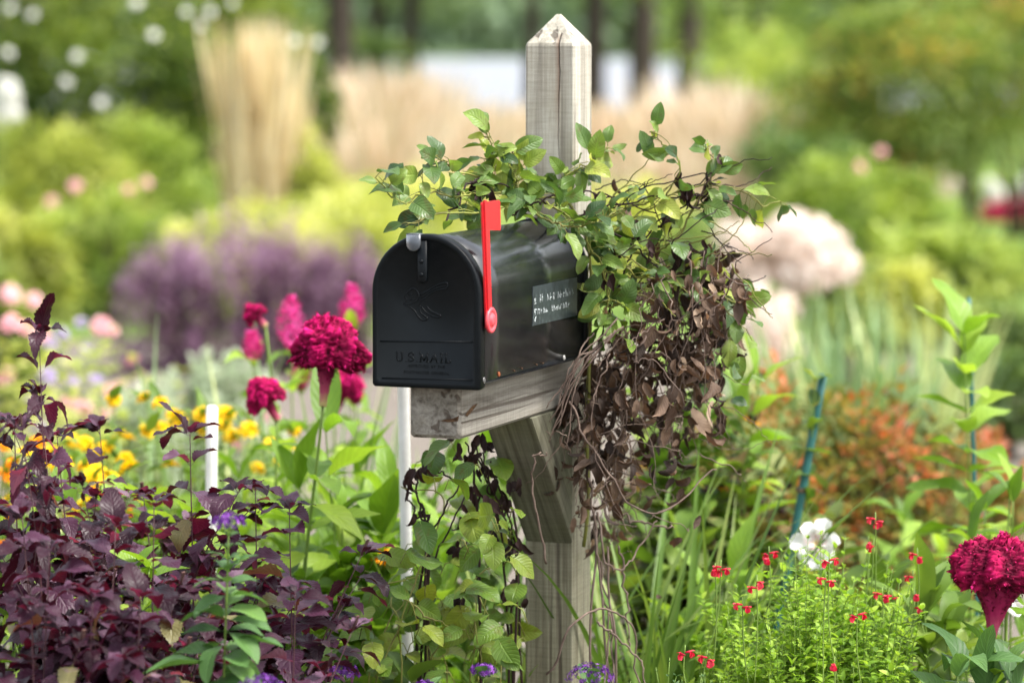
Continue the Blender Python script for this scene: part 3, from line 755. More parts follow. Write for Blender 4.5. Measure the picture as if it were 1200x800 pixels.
for gi, s_ in enumerate(gs):
    P = [at(*q) for q in s_]
    p = strand(vs, P, .0022 if gi else .0035, .0011, 44, .003, rng.uniform(.2, .9))
    # thin twining tendril beside it
    q = p[4:] + rng.normal(size=(len(p) - 4, 3)) * .004 + np.array([0, 0, .004])
    vs.tube(q[::2], .0008, 4, .9)
    i0 = 22 if gi == 0 else 3
    for i in range(i0, 44, 2):
        for sgn in (-1, 1):
            if rng.random() < .46: continue
            tdir = p[min(i + 1, 43)] - p[i - 1]; tdir /= np.linalg.norm(tdir) + 1e-9
            sd_ = np.cross(tdir, runit(1)[0]); sd_ /= np.linalg.norm(sd_) + 1e-9
            d_ = sd_ * rng.uniform(.5, 1) + tdir * .4 + np.array([0, -.15, .12])
            d_ /= np.linalg.norm(d_)
            pl = rng.uniform(.006, .026)
            b = p[i] + d_ * pl
            vs.tube([p[i], p[i] + d_ * pl * .5 + np.array([0, 0, .002]), b], .0007, 4, .8)
            LP.append(b); LD.append(d_ + np.array([0, 0, -.35]) * rng.random()); LS.append(rng.uniform(.024, .050)); LT.append(rng.beta(1.5, 1.4))
# extra leaf fill close to the post and box corner
fillr = [((600, 205, 690, 262), 60, 5.30, 5.5), ((684, 240, 760, 330), 44, 5.34, 5.5), ((690, 300, 735, 400), 34, 5.36, 5.46), ((760, 175, 850, 245), 12, 5.40, 5.5), ((800, 320, 895, 470), 54, 5.50, 5.66),
         ((470, 215, 560, 275), 32, 5.20, 5.34), ((720, 300, 830, 360), 20, 5.4, 5.55), ((560, 195, 640, 255), 40, 5.30, 5.44)]
for (x0, y0, x1, y1), n_, d0, d1 in fillr:
    for k in range(int(n_ * .40)):
        LP.append(at(rng.uniform(x0, x1), rng.uniform(y0, y1), rng.uniform(d0, d1)))
        LD.append(runit(1)[0] * np.array([1, .7, .8]) + np.array([0, -.2, -.1])); LS.append(rng.uniform(.026, .048)); LT.append(rng.beta(2, 2.2))
LP, LD, LS, LT = map(np.array, (LP, LD, LS, LT))
# keep leaves out of box, post
def inside(P):
    q = P[:, :2] - MB_F; x = q @ ax_r; t = q @ ax_b; z = P[:, 2] - MB_Z
    inb = (abs(x) < BW + .012) & (t > -.02) & (t < BL + .01) & (z > -.02) & ((z < BH - BW) | (np.hypot(x, z - (BH - BW)) < BW + .012))
    inp = (abs(x) < PW + .008) & (abs(t - PT) < PW + .008) & (P[:, 2] < 1.66)
    return inb | inp
ok = ~inside(LP + LD / np.linalg.norm(LD, axis=1, keepdims=True) * .01) & ~inside(LP)
LP = np.vstack([LP, [at(470, 228, 5.1)], [at(846, 196, 5.45)], [at(760, 178, 5.42)]]); LD = np.vstack([LD, [[-1, -.2, .55]], [[1, -.3, -.1]], [[-.3, -.3, 1]]]); LS = np.append(LS, [.056, .04, .04]); LT = np.append(LT, [.35, .5, .4]); ok = np.append(ok, [True] * 3)
upv = np.tile([0, -.75, .75], (ok.sum(), 1)) + rng.normal(size=(ok.sum(), 3)) * .55
put_leaves(vl, T_vine, LP[ok], LD[ok], LS[ok], LT[ok], upv, rng.uniform(-.5, .5, ok.sum()))
# a few withered leaves in the green part
for (px, py, D) in [(560, 218, 5.3), (566, 214, 5.32), (800, 205, 5.43), (806, 215, 5.43), (812, 228, 5.44), (772, 250, 5.44), (806, 288, 5.44), (796, 292, 5.44), (818, 280, 5.45), (836, 190, 5.45), (834, 230, 5.46), (832, 240, 5.46), (830, 206, 5.46), (700, 225, 5.4), (745, 262, 5.42), (720, 300, 5.4), (684, 246, 5.4), (762, 285, 5.42), (790, 240, 5.44), (706, 318, 5.38)]:
    for k in range(3):
        put_leaves(vd, T_dead, [at(px + rng.normal() * 5, py + rng.normal() * 6, D)], [np.array([rng.normal() * .4, -.1, -1])], np.array([rng.uniform(.022, .04)]), np.array([rng.uniform(.2, .7)]), np.array([[rng.normal(), -1, .2]]))
for k in range(44):
    x, y = rng.uniform(695, 860), rng.uniform(205, 350); D0 = rng.uniform(5.4, 5.56); a = rng.uniform(-1.2, 1.2); L_ = rng.uniform(40, 110)
    strand(vd if k % 2 else vs, [at(x, y, D0), at(x + L_ * .5 * math.cos(a) + rng.normal() * 8, y - L_ * .5 * math.sin(a) + rng.normal() * 8, D0), at(min(x + L_ * math.cos(a), 905), y - L_ * math.sin(a) * .8, D0 + rng.normal() * .03)], .0013, .0007, 20, .002, rng.random())
for s_ in ([(600, 240, 5.4), (655, 262, 5.38), (720, 238, 5.42), (800, 232, 5.44), (860, 236, 5.47)], [(690, 270, 5.42), (760, 300, 5.42), (790, 370, 5.45), (800, 420, 5.5)], [(640, 270, 5.4), (720, 230, 5.44), (840, 200, 5.47)], [(520, 262, 5.24), (548, 215, 5.3), (575, 212, 5.36), (640, 240, 5.44)], [(700, 400, 5.42), (740, 300, 5.42), (800, 240, 5.44), (838, 215, 5.46)], [(600, 252, 5.36), (640, 236, 5.36), (700, 226, 5.4), (770, 250, 5.44)]):
    strand(vd, [at(*q) for q in s_], .0020, .0012, 40, .004, .4)
for o_ in (vs.obj('stem', M_['vine_stem'], vine), vl.obj('foliage', M_['vine'], vine), vd.obj('withered_growth', M_['dead_dark'], vine)):
    o_.location = -root

# withered mass on the right of the post
root = loc2w(.12, PT + .02, 0)
wv = vine_root('withered brown vine clump hanging on the right side of the post', 'vine', root, 'withered_vine')
ws, wl = MB(), MB()
outl = [(690, 400), (740, 350), (800, 310), (850, 330), (846, 390), (832, 470), (826, 530), (770, 590), (740, 640), (700, 640), (672, 590), (655, 500), (662, 440)]
def inpoly(x, y, P):
    c = False; j = len(P) - 1
    for i in range(len(P)):
        if (P[i][1] > y) != (P[j][1] > y) and x < (P[j][0] - P[i][0]) * (y - P[i][1]) / (P[j][1] - P[i][1]) + P[i][0]: c = not c
        j = i
    return c
def rpt(o):
    while True:
        x, y = rng.uniform(645, 860), rng.uniform(300, 650)
        if inpoly(x, y, o): return x, y
hangs = []
for k in range(66):
    x0 = rng.uniform(668, 855); y0 = np.interp(x0, [672, 720, 780, 852], [415, 365, 285, 275]) + rng.uniform(-5, 90)
    yb = np.interp(x0, [672, 700, 740, 780, 830, 852], [575, 640, 645, 590, 545, 430]); y1 = y0 + (yb - y0) * rng.uniform(.38, .98)
    D0 = rng.uniform(5.37, 5.72); x1 = x0 - rng.uniform(-10, 30)
    P = [at(x0, y0, D0), at(x0 + rng.normal() * 16, y0 * .6 + y1 * .4, D0 - .02), at(x1 + rng.normal() * 12, y1, D0)]
    hangs.append(strand(ws, P, rng.uniform(.0008, .0016), .0006, 26, .004, rng.random()))
anch = [(700, 380), (760, 370), (690, 440), (720, 420), (800, 360), (670, 470)]
for k in range(110):
    a = rpt(outl); b = (a[0] + rng.normal() * 55, a[1] + rng.normal() * 45)
    D0 = rng.uniform(5.37, 5.72)
    mid = ((a[0] + b[0]) / 2 + rng.normal() * 14, (a[1] + b[1]) / 2 + rng.normal() * 14)
    strand(ws, [at(*a, D0), at(*mid, D0 + rng.normal() * .03), at(*b, D0 + rng.normal() * .04)], rng.uniform(.0007, .0014), .0005, 20, .003, rng.random())
# fan of pale stems at the left edge of the clump
for k in range(8):
    e = (650 + rng.normal() * 8, 470 + k * 8)
    strand(ws, [at(715 + rng.normal() * 12, 395 + rng.normal() * 12, 5.38), at(680 + rng.normal() * 5, 420 + k * 3, 5.36), at(*e, 5.36)], .0016, .0010, 22, .002, .8)
for s_ in ([(668, 470, 5.36), (690, 520, 5.36), (760, 600, 5.4), (840, 550, 5.45)], [(640, 660, 5.40), (625, 545, 5.36), (640, 530, 5.36)], [(700, 600, 5.42), (712, 660, 5.42), (735, 660, 5.45), (770, 610, 5.5)],
           [(696, 600, 5.45), (704, 680, 5.45), (718, 760, 5.45), (716, 830, 5.4)], [(690, 560, 5.45), (700, 640, 5.46), (712, 720, 5.46), (706, 840, 5.4)], [(640, 790, 5.35), (672, 730, 5.33), (712, 710, 5.38), (744, 740, 5.42), (748, 800, 5.44), (752, 850, 5.42)],
           [(700, 728, 5.44), (722, 746, 5.42), (750, 778, 5.42), (770, 840, 5.4)], [(720, 600, 5.5), (770, 616, 5.5), (790, 618, 5.52)], [(725, 640, 5.5), (734, 700, 5.5), (738, 760, 5.5)]):
    strand(ws, [at(*q) for q in s_], .0022, .0014, 36, .003, rng.random())
for (x, y) in [(698, 620), (706, 700), (712, 640)]:
    p = at(x, y, 5.45); strand(ws, [np.array([p[0] + rng.normal() * .02, p[1], 0]), p * [1, 1, .5] + [rng.normal() * .02, 0, 0], p], .003, .002, 24, .004, .4)
P, T, Z_ = [], [], []
for hg in hangs:
    dark = rng.beta(2, 2.6); i_ = 2
    while i_ < 26:
        for q in range(rng.integers(1, 4)):
            P.append(hg[i_] + rng.normal(size=3) * .008); T.append(np.clip(dark + rng.normal() * .22, 0, 1)); Z_.append(rng.choice([.022, .032, .042, .054, .066], p=[.26, .32, .26, .12, .04]) * rng.uniform(.95, 1.25))
        i_ += rng.integers(2, 8)
for k in range(170):
    x, y = rng.normal(745, 42), rng.normal(450, 85)
    P.append(at(x, y, rng.uniform(5.46, 5.72))); T.append(rng.beta(1.4, 3.4)); Z_.append(rng.uniform(.03, .055))
P = np.array(P); ok = ~inside(P); P = P[ok]; T = np.array(T)[ok]; Z_ = np.array(Z_)[ok]
Dr = rng.normal(size=(len(P), 3)) * [.45, .45, .4] + [0, 0, -.9]
put_leaves(wl, T_dead, P, Dr, Z_ * rng.uniform(.6, 1.15, len(P)), T, rng.normal(size=(len(P), 3)) + [0, -.8, 0], None)
for o_ in (ws.obj('stem', M_['dead_stem'], wv), wl.obj('foliage', M_['dead'], wv)):
    o_.location = -root

# lower vine below the arm on the left
root = np.array([*at(585, 800, 5.5)[:2], 0.])
lv = vine_root('yellowing heart leaved vine with blackened leaves climbing below the mailbox arm', 'vine', root, 'young_vine')
ls_, ll, ld = MB(), MB(), MB()
dst = [[(504, 660, 5.40), (494, 606, 5.41), (486, 560, 5.42), (480, 548, 5.42)], [(498, 640, 5.40), (488, 604, 5.42), (476, 572, 5.42)], [(560, 600, 5.42), (530, 560, 5.40), (496, 545, 5.40)], [(600, 760, 5.5), (604, 650, 5.46), (580, 580, 5.42), (556, 520, 5.36)], [(596, 800, 5.5), (590, 640, 5.5), (570, 560, 5.44), (545, 518, 5.36)], [(560, 640, 5.45), (575, 580, 5.42), (566, 530, 5.4)],
       [(492, 740, 5.4), (504, 640, 5.38), (524, 590, 5.36), (556, 545, 5.36)], [(500, 730, 5.4), (512, 650, 5.4), (545, 578, 5.38)], [(610, 700, 5.5), (606, 660, 5.5), (598, 610, 5.46), (575, 540, 5.4)], [(604, 640, 5.44), (588, 600, 5.44), (570, 575, 5.44)]]
for s_ in dst:
    P = [at(*q) for q in s_]; P.insert(0, np.array([P[0][0] + rng.normal() * .02, P[0][1], .0]))
    p = strand(ld, P, .0028, .0014, 40, .003, .4)
for (px, py, n_, sp) in [(562, 530, 14, 13), (575, 565, 10, 12), (490, 548, 3, 4), (478, 562, 4, 5), (488, 600, 3, 6), (500, 545, 3, 5), (540, 640, 4, 5), (544, 700, 5, 8), (600, 640, 12, 12), (570, 600, 10, 14), (600, 690, 6, 10), (535, 520, 5, 8)]:
    for k in range(n_):
        put_leaves(ld, T_dead, [at(px + rng.normal() * sp, py + rng.normal() * sp, rng.uniform(5.36, 5.48))], [np.array([rng.normal() * .5, -.2, -1])], np.array([rng.uniform(.022, .042)]), np.array([rng.beta(1.6, 3)]), np.array([[rng.normal(), -1, .2]]))
LP, LD, LS, LT = [], [], [], []
for (px, py, sx_, sy_, n_) in [(565, 700, 28, 45, 34), (505, 690, 16, 40, 12), (545, 760, 40, 26, 30), (440, 690, 22, 25, 8), (525, 560, 24, 20, 8), (585, 610, 18, 30, 14), (430, 765, 26, 30, 16), (448, 655, 10, 8, 3), (485, 655, 10, 10, 3)]:
    for k in range(n_):
        LP.append(at(px + rng.normal() * sx_, min(py + rng.normal() * sy_, 830), rng.uniform(5.25, 5.55)))
        LD.append(np.array([rng.normal(), rng.normal() * .6 - .3, rng.normal() * .4 - .35])); LS.append(rng.uniform(.032, .058)); LT.append(rng.beta(2, 2))
for s_ in ([(420, 690, 5.3), (470, 680, 5.3), (500, 672, 5.3)], [(460, 690, 5.3), (500, 720, 5.3), (540, 740, 5.32)], [(500, 790, 5.4), (540, 700, 5.4), (600, 640, 5.42)], [(440, 800, 5.35), (480, 700, 5.35), (520, 590, 5.38), (470, 570, 5.38)], [(560, 800, 5.36), (566, 740, 5.36), (570, 690, 5.36)]):
    P = [at(*q) for q in s_]; p = strand(ls_, P, .0016, .0011, 30, .002, .8)
for k in range(7):
    b_ = at(rng.uniform(430, 600), 780, rng.uniform(5.35, 5.5)); strand(ls_, [np.array([b_[0], b_[1], 0]), b_ * [1, 1, .5], b_, b_ + [rng.normal() * .04, 0, .12]], .0022, .0012, 30, .004, .6)
LP, LD, LS, LT = map(np.array, (LP, LD, LS, LT)); ok = ~inside(LP) & (LP[:, 0] < at(607, 700, 5.4)[0])
LP, LD, LS, LT = LP[ok], LD[ok], LS[ok], LT[ok]
for p_, d_ in zip(LP, LD):
    dd = d_ / np.linalg.norm(d_); ls_.tube([p_, p_ - dd * .015 + [0, .005, -.006], p_ - dd * .025 + [0, .01, -.03]], .0009, 4, .7)
put_leaves(ll, [leaf_tpl(10, w_, b_, f_, a=.40, b=.85, wave=.08, seed=k, cols=5, notch=.5) for k, (w_, b_, f_) in enumerate([(.78, .5, .2), (.7, .9, .25), (.85, .7, .1)])], LP, LD, LS, LT, np.tile([0, -.7, .9], (len(LP), 1)) + rng.normal(size=(len(LP), 3)) * .4)
for o_ in (ls_.obj('stem', M_['vine_stem'], lv), ll.obj('foliage', M_['vine_low'], lv), ld.obj('withered_growth', M_['dead_dark'], lv)):
    o_.location = -root

# ------------------------------------------------------------------ generic upright leafy stems
def leafy(mbS, mbL, base, top, tpls, size, nodes, t0=.3, elev=.4, r=.004, whorl=2, sway=.03, tint=(.5, .2), alt=math.pi / 2, sizefn=None, n=24, jit=.35, taper=.35, tmax=.99):
    base, top = np.asarray(base, float), np.asarray(top, float)
    mid = (base + top) / 2 + rng.normal(size=3) * [sway, sway, 0]
    p = spline([base, mid, top], n)
    mbS.tube(p, [r, r * (.4 + .6 * taper), r * taper], 6, rng.uniform(.3, .7))
    P, Dr, Sz, Tn = [], [], [], []
    a0 = rng.uniform(0, 6.28)
    for k, t in enumerate(np.linspace(t0, tmax, nodes)):
        f = t * (n - 1); i = min(int(f), n - 2); q = p[i] + (p[i + 1] - p[i]) * (f - i)
        for w in range(whorl):
            a = a0 + k * alt + w * 2 * math.pi / whorl + rng.normal() * jit
            e = elev + rng.normal() * .25 + (t > .93) * .5
            P.append(q); Dr.append((math.cos(a) * math.cos(e), math.sin(a) * math.cos(e), math.sin(e)))
            sz = (sizefn(t) if sizefn else 1.) * size * rng.uniform(.75, 1.15)
            Sz.append(sz); Tn.append(np.clip(tint[0] + rng.normal() * tint[1], 0, 1))
    put_leaves(mbL, tpls, P, Dr, np.array(Sz), np.array(Tn), None, rng.normal(size=len(P)) * .25)
    return p

# ------------------------------------------------------------------ purple shiso plants
def shiso_proto(seed, label, hgt=1.0, bushy=5):
    t = thing('shiso_plant', label, 'purple plant', (0, 0, 0), 0, 'purple leaved plants massed at lower left')
    s, l, sp = MB(), MB(), MB()
    szf = lambda t: (1.15 - .45 * t) * rng.uniform(.6, 1.2)
    tops = [leafy(s, l, (0, 0, 0), (rng.normal() * .03, rng.normal() * .03, hgt), T_shiso, .096, 15, .40, .05, .0042, 2, .03, (.42, .32), sizefn=szf, taper=.2, jit=.5)]
    for k in range(bushy):
        a = k * 2 * math.pi / bushy + rng.normal() * .3; z0 = hgt * rng.uniform(.40, .62); ln = rng.uniform(.08, .18)
        e = np.array([math.cos(a) * ln, math.sin(a) * ln, z0 + hgt * rng.uniform(.18, .38)])
        tops.append(leafy(s, l, (0, 0, z0), e, T_shiso, .088, 8, .15, .0, .003, 2, .02, (.40, .3), sizefn=szf, taper=.25, jit=.5))
        if rng.random() < .5:
            m_ = (np.array([0, 0, z0]) + e) / 2; e2 = m_ + [math.cos(a + 1) * .09, math.sin(a + 1) * .09, .12]
            leafy(s, l, m_, e2, T_shiso, .078, 6, .2, .0, .002, 2, .01, (.42, .3), sizefn=szf)
    for p in tops:
        put_leaves(l, T_shiso, np.tile(p[-1], (5, 1)), np.array([[math.cos(a), math.sin(a), e_] for a, e_ in zip(rng.uniform(0, 6.28, 5), (.2, .4, .7, 1.1, 1.8))]), np.array([.062, .055, .045, .036, .03]) * rng.uniform(.8, 1.2), np.clip(rng.normal(.38, .25, 5), 0, 1))
    for p in tops[1:4]:
        sp = MB(); tip = p[-1]; d_ = (p[-1] - p[-3]); d_ /= np.linalg.norm(d_)
        L_ = rng.uniform(.02, .04)
        for j in range(14):
            q = tip + d_ * L_ * j / 13
            for m_ in range(4):
                a = m_ * 1.57 + j * .8; o_ = np.array([math.cos(a), math.sin(a), .4]) * .0030
                sp.inst(simple_leaf(.8, .5, .0), frames(np.array([[*o_]]), None, .0052), (q + o_ * .2)[None], .5)
        sp.tube([tip, tip + d_ * L_], .0015, 5)
        sp.obj('seed_spike', M_['spike'], t)
    s.obj('stem', M_['shiso_stem'], t); l.obj('foliage', M_['shiso'], t)
    return t
sh = [shiso_proto(1, '', 1.0, 4), shiso_proto(2, '', 1.0, 5), shiso_proto(3, '', 1.0, 4), shiso_proto(4, '', 1.0, 5)]
used = set()
def place(protos, k, px, D, topy, hproto, label, group=None, rz=None, wide=1.):
    ztop = at(px, topy, D)[2]
    sc = ztop / hproto
    loc = (gx(px, D), D, 0)
    pr = protos[k % len(protos)]
    rz = rng.uniform(0, 6.28) if rz is None else rz
    if id(pr) in used:
        return dup(pr, loc, rz, (wide * sc ** .5, wide * sc ** .5, sc), label, group)
    used.add(id(pr)); pr.location = loc; pr.rotation_euler = (0, 0, rz); pr.scale = (wide * sc ** .5, wide * sc ** .5, sc); pr['label'] = label
    return pr
shiso = [(46, 5.0, 394, 'tallest purple leaved stem rising above the rest at far left'), (8, 5.35, 505, 'purple plant at left edge with orange blossoms showing behind it'), (100, 5.35, 520, 'purple plant just right of the tallest purple stem'),
         (158, 5.5, 515, 'purple plant in front of the big pair of yellow blooms'), (208, 5.3, 520, 'upright purple plant left of the short white stake'), 
         (292, 5.3, 575, 'purple plant right of the short white stake'), (335, 5.2, 590, 'purple plant below the large crimson cockscomb stem'), (62, 4.75, 610, 'purple plant in the middle of left side below the tallest stem'),
         (135, 4.8, 615, 'purple plant left of the green heliotrope with grey sheen leaves'), (190, 4.85, 590, 'purple plant with long seed spikes near the violet heliotrope'), (18, 4.75, 640, 'purple plant low at the left edge'),
         (100, 4.7, 690, 'lowest purple plant toward lower left corner'), (160, 4.68, 700, 'purple plant at bottom edge left of broad veined leaves'),
         (24, 4.65, 715, 'purple plant in the lower left corner'), (322, 4.9, 690, 'purple plant right of the green heliotrope stem')]
for k, (px, D, ty, lb) in enumerate(shiso):
    place(sh, k, px, D, ty - (10 if ty < 560 and k else 0), 1.0, lb, wide=.62 if k == 0 else .95)

# ------------------------------------------------------------------ heliotrope plants
def helio_cluster(r, n=130):
    m_ = MB(); u_ = runit(n); u_[:, 2] = abs(u_[:, 2]) * 1.1 - .25
    P = u_ * [r, r, r * .62] * rng.uniform(.8, 1.05, (n, 1))
    put_leaves(m_, [(V[:, [0, 2, 1]], f, U) for V, f, U in T_floret], P, u_ + rng.normal(size=(n, 3)) * .3, rng.uniform(.0035, .0055, n), rng.beta(2, 2, n))
    return m_
def heliotrope(label, px, D, topy, fl, leaves=True, h_bare=0.):
    base = np.array([gx(px, D), D, 0.]); ztop = at(px, topy, D)[2]
    t = thing('heliotrope', label, 'flowering plant', base)
    s, l = MB(), MB()
    for (fx, fy, fD, r) in fl:
        e = at(fx, fy, fD) - base
        if leaves:
            leafy(s, l, (0, 0, 0), e - [0, 0, .012], T_helio, .105, 14, .74, .05, .004, 3, .015, (.5, .22), alt=1.05, sizefn=lambda t_: 1.15 - .95 * max(0, t_ - .72) / .28)
        else:
            leafy(s, l, (0, 0, 0), e - [0, 0, .012], T_helio, .05, 7, .4, .2, .003, 2, .015, (.4, .2))
        for k in range(8):
            d_ = runit(1)[0] * r * .6; s.tube([e - [0, 0, .015], e + d_ * [1, 1, .3]], .0011, 4)
    s.obj('stem', M_['grn_stem'], t); l.obj('foliage', M_['helio'], t)
    for (fx, fy, fD, r) in fl:
        f = helio_cluster(r).obj('flower_cluster', M_['helio_fl'], t); f.location = at(fx, fy, fD) - base
    return t
heliotrope('heliotrope with deep violet cluster and broad veined green leaves among purple foliage', 268, 4.62, 620, [(268, 612, 4.62, .027)])
# broad low leaves of the same kind in front
heliotrope('heliotrope at bottom edge with bright violet top below big veined leaves', 300, 4.55, 790, [(306, 804, 4.55, .034)])
heliotrope('heliotrope with dim violet cluster at bottom between purple plants and white stake', 398, 5.0, 790, [(402, 788, 5.0, .028)])
heliotrope('heliotrope with dark violet clusters left of the post foot', 565, 5.2, 785, [(566, 785, 5.2, .022), (497, 806, 5.2, .024)], False)
heliotrope('heliotrope with bright violet cluster touching the front of the post foot', 690, 5.1, 790, [(692, 792, 5.1, .040)], False)

# ------------------------------------------------------------------ cockscomb celosia
def crest_mesh(Wd, seed, hh=.55, neck=.9, lip=1., nw=.24):
    nu, nv = 110, 80
    r = MB(); nk = MB()
    U = np.linspace(0, 2 * np.pi, nu, endpoint=False)
    V = []; T = []
    for i, v in enumerate(np.linspace(0, 1, nv)):
        a = -.95 + v * (math.pi / 2 + .95)        # underside lip to top
        rx = Wd / 2 * math.cos(a) ** .8 if math.cos(a) > 0 else 0; ry = Wd * .27 * max(math.cos(a), 0) ** .8
        for u_ in U:
            x = rx * math.cos(u_); y = ry * math.sin(u_)
            z = Wd * hh * .62 * math.sin(a) - .26 * lip * Wd * (x / (Wd / 2)) ** 2
            pr = Vector((x, y, z)); q = pr / Wd * (11 if Wd < .1 else 15) + Vector((seed * 5., 0, 0))
            q += Vector((noise.noise(q * .8), noise.noise(q * .8 + Vector((9, 0, 0))), noise.noise(q * .8 + Vector((0, 9, 0))))) * .8
            f1 = noise.voronoi(q)[0]; d_ = (f1[1] - f1[0])
            bump = min(d_, .55) / .55
            big = noise.noise(pr / Wd * 4 + Vector((seed, 3, 0)))
            n_ = Vector((x / (Wd / 2), y / (Wd * .27), z / (Wd * .35) + .3)); n_.normalize()
            ruf = abs(noise.noise(pr / Wd * 6.5 + Vector((seed, 7, big * 2))))
            pr = pr + n_ * Wd * (.045 * bump ** .6 + .11 * big + .13 * ruf)
            V.append(pr); T.append(.02 + .38 * bump + .9 * min(ruf, .5) + .18 * max(n_.z, 0) + .2 * big)  # tint paints shading: darker in the crevices, lighter on upward folds
    i, j = np.meshgrid(np.arange(nv - 1), np.arange(nu), indexing='ij'); j2 = (j + 1) % nu
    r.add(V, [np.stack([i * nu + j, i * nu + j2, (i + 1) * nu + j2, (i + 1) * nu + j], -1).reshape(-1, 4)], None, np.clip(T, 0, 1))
    rings = []; tt = []
    for k in range(40):
        v = k / 39; z = -Wd * neck + v * Wd * (neck - .05)
        rx = .007 + (Wd * nw - .007) * v ** 2.0; ry = .007 + (Wd * .6 * nw - .007) * v ** 1.8
        rings.append([tuple(Vector((rx * math.cos(u_) * (1 + .10 * math.sin(u_ * 9 + 2 * math.sin(v * 9)) * v), ry * math.sin(u_) * (1 + .12 * math.sin(u_ * 7 + v * 8) * v), z)) * (1 + 0 * v) + Vector((math.cos(u_), math.sin(u_) * .7, .2)) * Wd * .045 * v * (noise.noise(Vector((math.cos(u_) * 3, math.sin(u_) * 3, z / Wd * 9 + seed))) + .6 * noise.noise(Vector((math.cos(u_) * 9, math.sin(u_) * 9, z / Wd * 26 + seed))))) for u_ in np.linspace(0, 2 * np.pi, 44, endpoint=False)])
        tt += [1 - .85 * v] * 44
    nk.loft(rings); nk.t[-1] = np.array(tt)
    RV = np.concatenate([np.array(r_) for r_ in rings]); vv = np.repeat(np.linspace(0, 1, len(rings)), 44)
    sel = rng.random(len(RV)) < np.clip((vv - .35) * 1.1, 0, .55)
    Pn = RV[sel]; dn = Pn * [1, 1, 0]; dn = dn / (np.linalg.norm(dn, axis=1, keepdims=True) + 1e-9)
    put_leaves(r, T_bg, Pn, dn + rng.normal(size=dn.shape) * .5 + [0, 0, .3], rng.uniform(.03, .07, len(Pn)) * Wd, np.clip(vv[sel] - .35 + rng.normal(size=len(Pn)) * .2, 0, .9))
    CV = np.array([tuple(q_) for q_ in V]); pick = rng.integers(0, len(CV), 1500); dn = CV[pick] / (np.linalg.norm(CV[pick], axis=1, keepdims=True) + 1e-9)
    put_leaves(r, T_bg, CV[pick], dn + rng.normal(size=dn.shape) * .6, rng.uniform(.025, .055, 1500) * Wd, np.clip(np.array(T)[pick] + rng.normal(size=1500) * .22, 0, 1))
    return r, nk
def celosia(label, heads, base_px, D, leafn=12, leaf=.12, t0=.35, name='cockscomb_plant', lip=1., hh=.55):
    base = np.array([gx(base_px, D), D, 0.])
    t = thing(name, label, 'cockscomb', base)
    s, l = MB(), MB()
    for k, (px, py, dd, Wd, rx, ry, rzz) in enumerate(heads):
        e = at(px, py, dd) - base
        up = Matrix.Rotation(rzz, 3, 'Z') @ Matrix.Rotation(ry, 3, 'Y') @ Matrix.Rotation(rx, 3, 'X')
        nb = np.array(Vector(e) + up @ Vector((0, 0, -Wd * .88)))
        p = leafy(s, l, (0, 0, 0), nb, T_lance, leaf, leafn, t0, .45, .0075, 2, .02, (.55, .25), alt=2.4, tmax=.86)
        c_, nk = crest_mesh(Wd, k + base_px * .1, lip=lip, hh=hh, nw=.42 if lip < .5 else .22)
        ho = c_.obj('flower_head', M_['crest_dark' if lip < .5 else 'crest'], t); ho.location = e; ho.rotation_euler = up.to_euler()
        nk.obj('flower_neck', M_['crest_neck'], ho)
    s.obj('stem', M_['grn_stem'], t); l.obj('foliage', M_['green_lance'], t)
    return t
celosia('tall cockscomb with the largest crimson ruffled head left of the mailbox', [(385, 404, 5.75, .125, -.05, .1, .1)], 372, 5.75, 13, .14, .3, lip=.75)
celosia('cockscomb with small dark crimson head left of and below the largest', [(307, 459, 6.15, .072, .1, -.5, .2)], 330, 6.15, 9, .11)
celosia('cockscomb with long pale neck and small magenta head at upper left of the group', [(296, 366, 6.6, .045, 0, -.75, 0)], 352, 6.6, 9, .11)
celosia('cockscomb with dark crimson head half hidden behind the largest head', [(404, 450, 6.9, .085, .1, .3, .3)], 405, 6.9, 9, .12)
celosia('cockscomb with big crimson fan head and thick neck at right edge', [(1172, 664, 5.35, .150, -.12, .1, -.2)], 1148, 5.35, 13, .13, .25, lip=.35, hh=.42)
# hot-pink plumes
def plume(label, spots, bx, D):
    base = np.array([gx(bx, D), D, 0.]); t = thing('plumed_celosia', label, 'celosia', base, 0, None)
    s, l = MB(), MB(); fls = []
    for (px, py, L_) in spots:
        e = at(px, py, D) - base
        leafy(s, l, (0, 0, 0), e - [0, 0, L_ * .5], T_lance, .10, 9, .3, .5, .005, 2, .02, (.5, .25), alt=2.4)
        m_ = MB(); n_ = 260; u_ = rng.random(n_); a = rng.uniform(0, 6.28, n_)
        rr = L_ * .26 * np.sin(np.pi * np.clip(u_, .05, 1) ** .8) * rng.uniform(.5, 1, n_)
        P = np.stack([rr * np.cos(a), rr * np.sin(a), (u_ - .5) * L_], -1)
        put_leaves(m_, T_bg, P, np.stack([np.cos(a), np.sin(a), np.full(n_, 1.1)], -1), rng.uniform(.010, .018, n_), rng.random(n_))
        fls.append((m_, e))
    s.obj('stem', M_['grn_stem'], t); l.obj('foliage', M_['green_lance'], t)
    for m_, e in fls: m_.obj('flower_plume', M_['pink_plume'], t).location = e
plume('hot pink plumed celosia blurred behind the crimson cockscombs', [(341, 380, .115), (296, 408, .07)], 350, 7.0)
plume('hot pink plumed celosia close to the left side of the mailbox', [(413, 362, .10), (352, 440, .07), (410, 440, .06)], 420, 7.1)

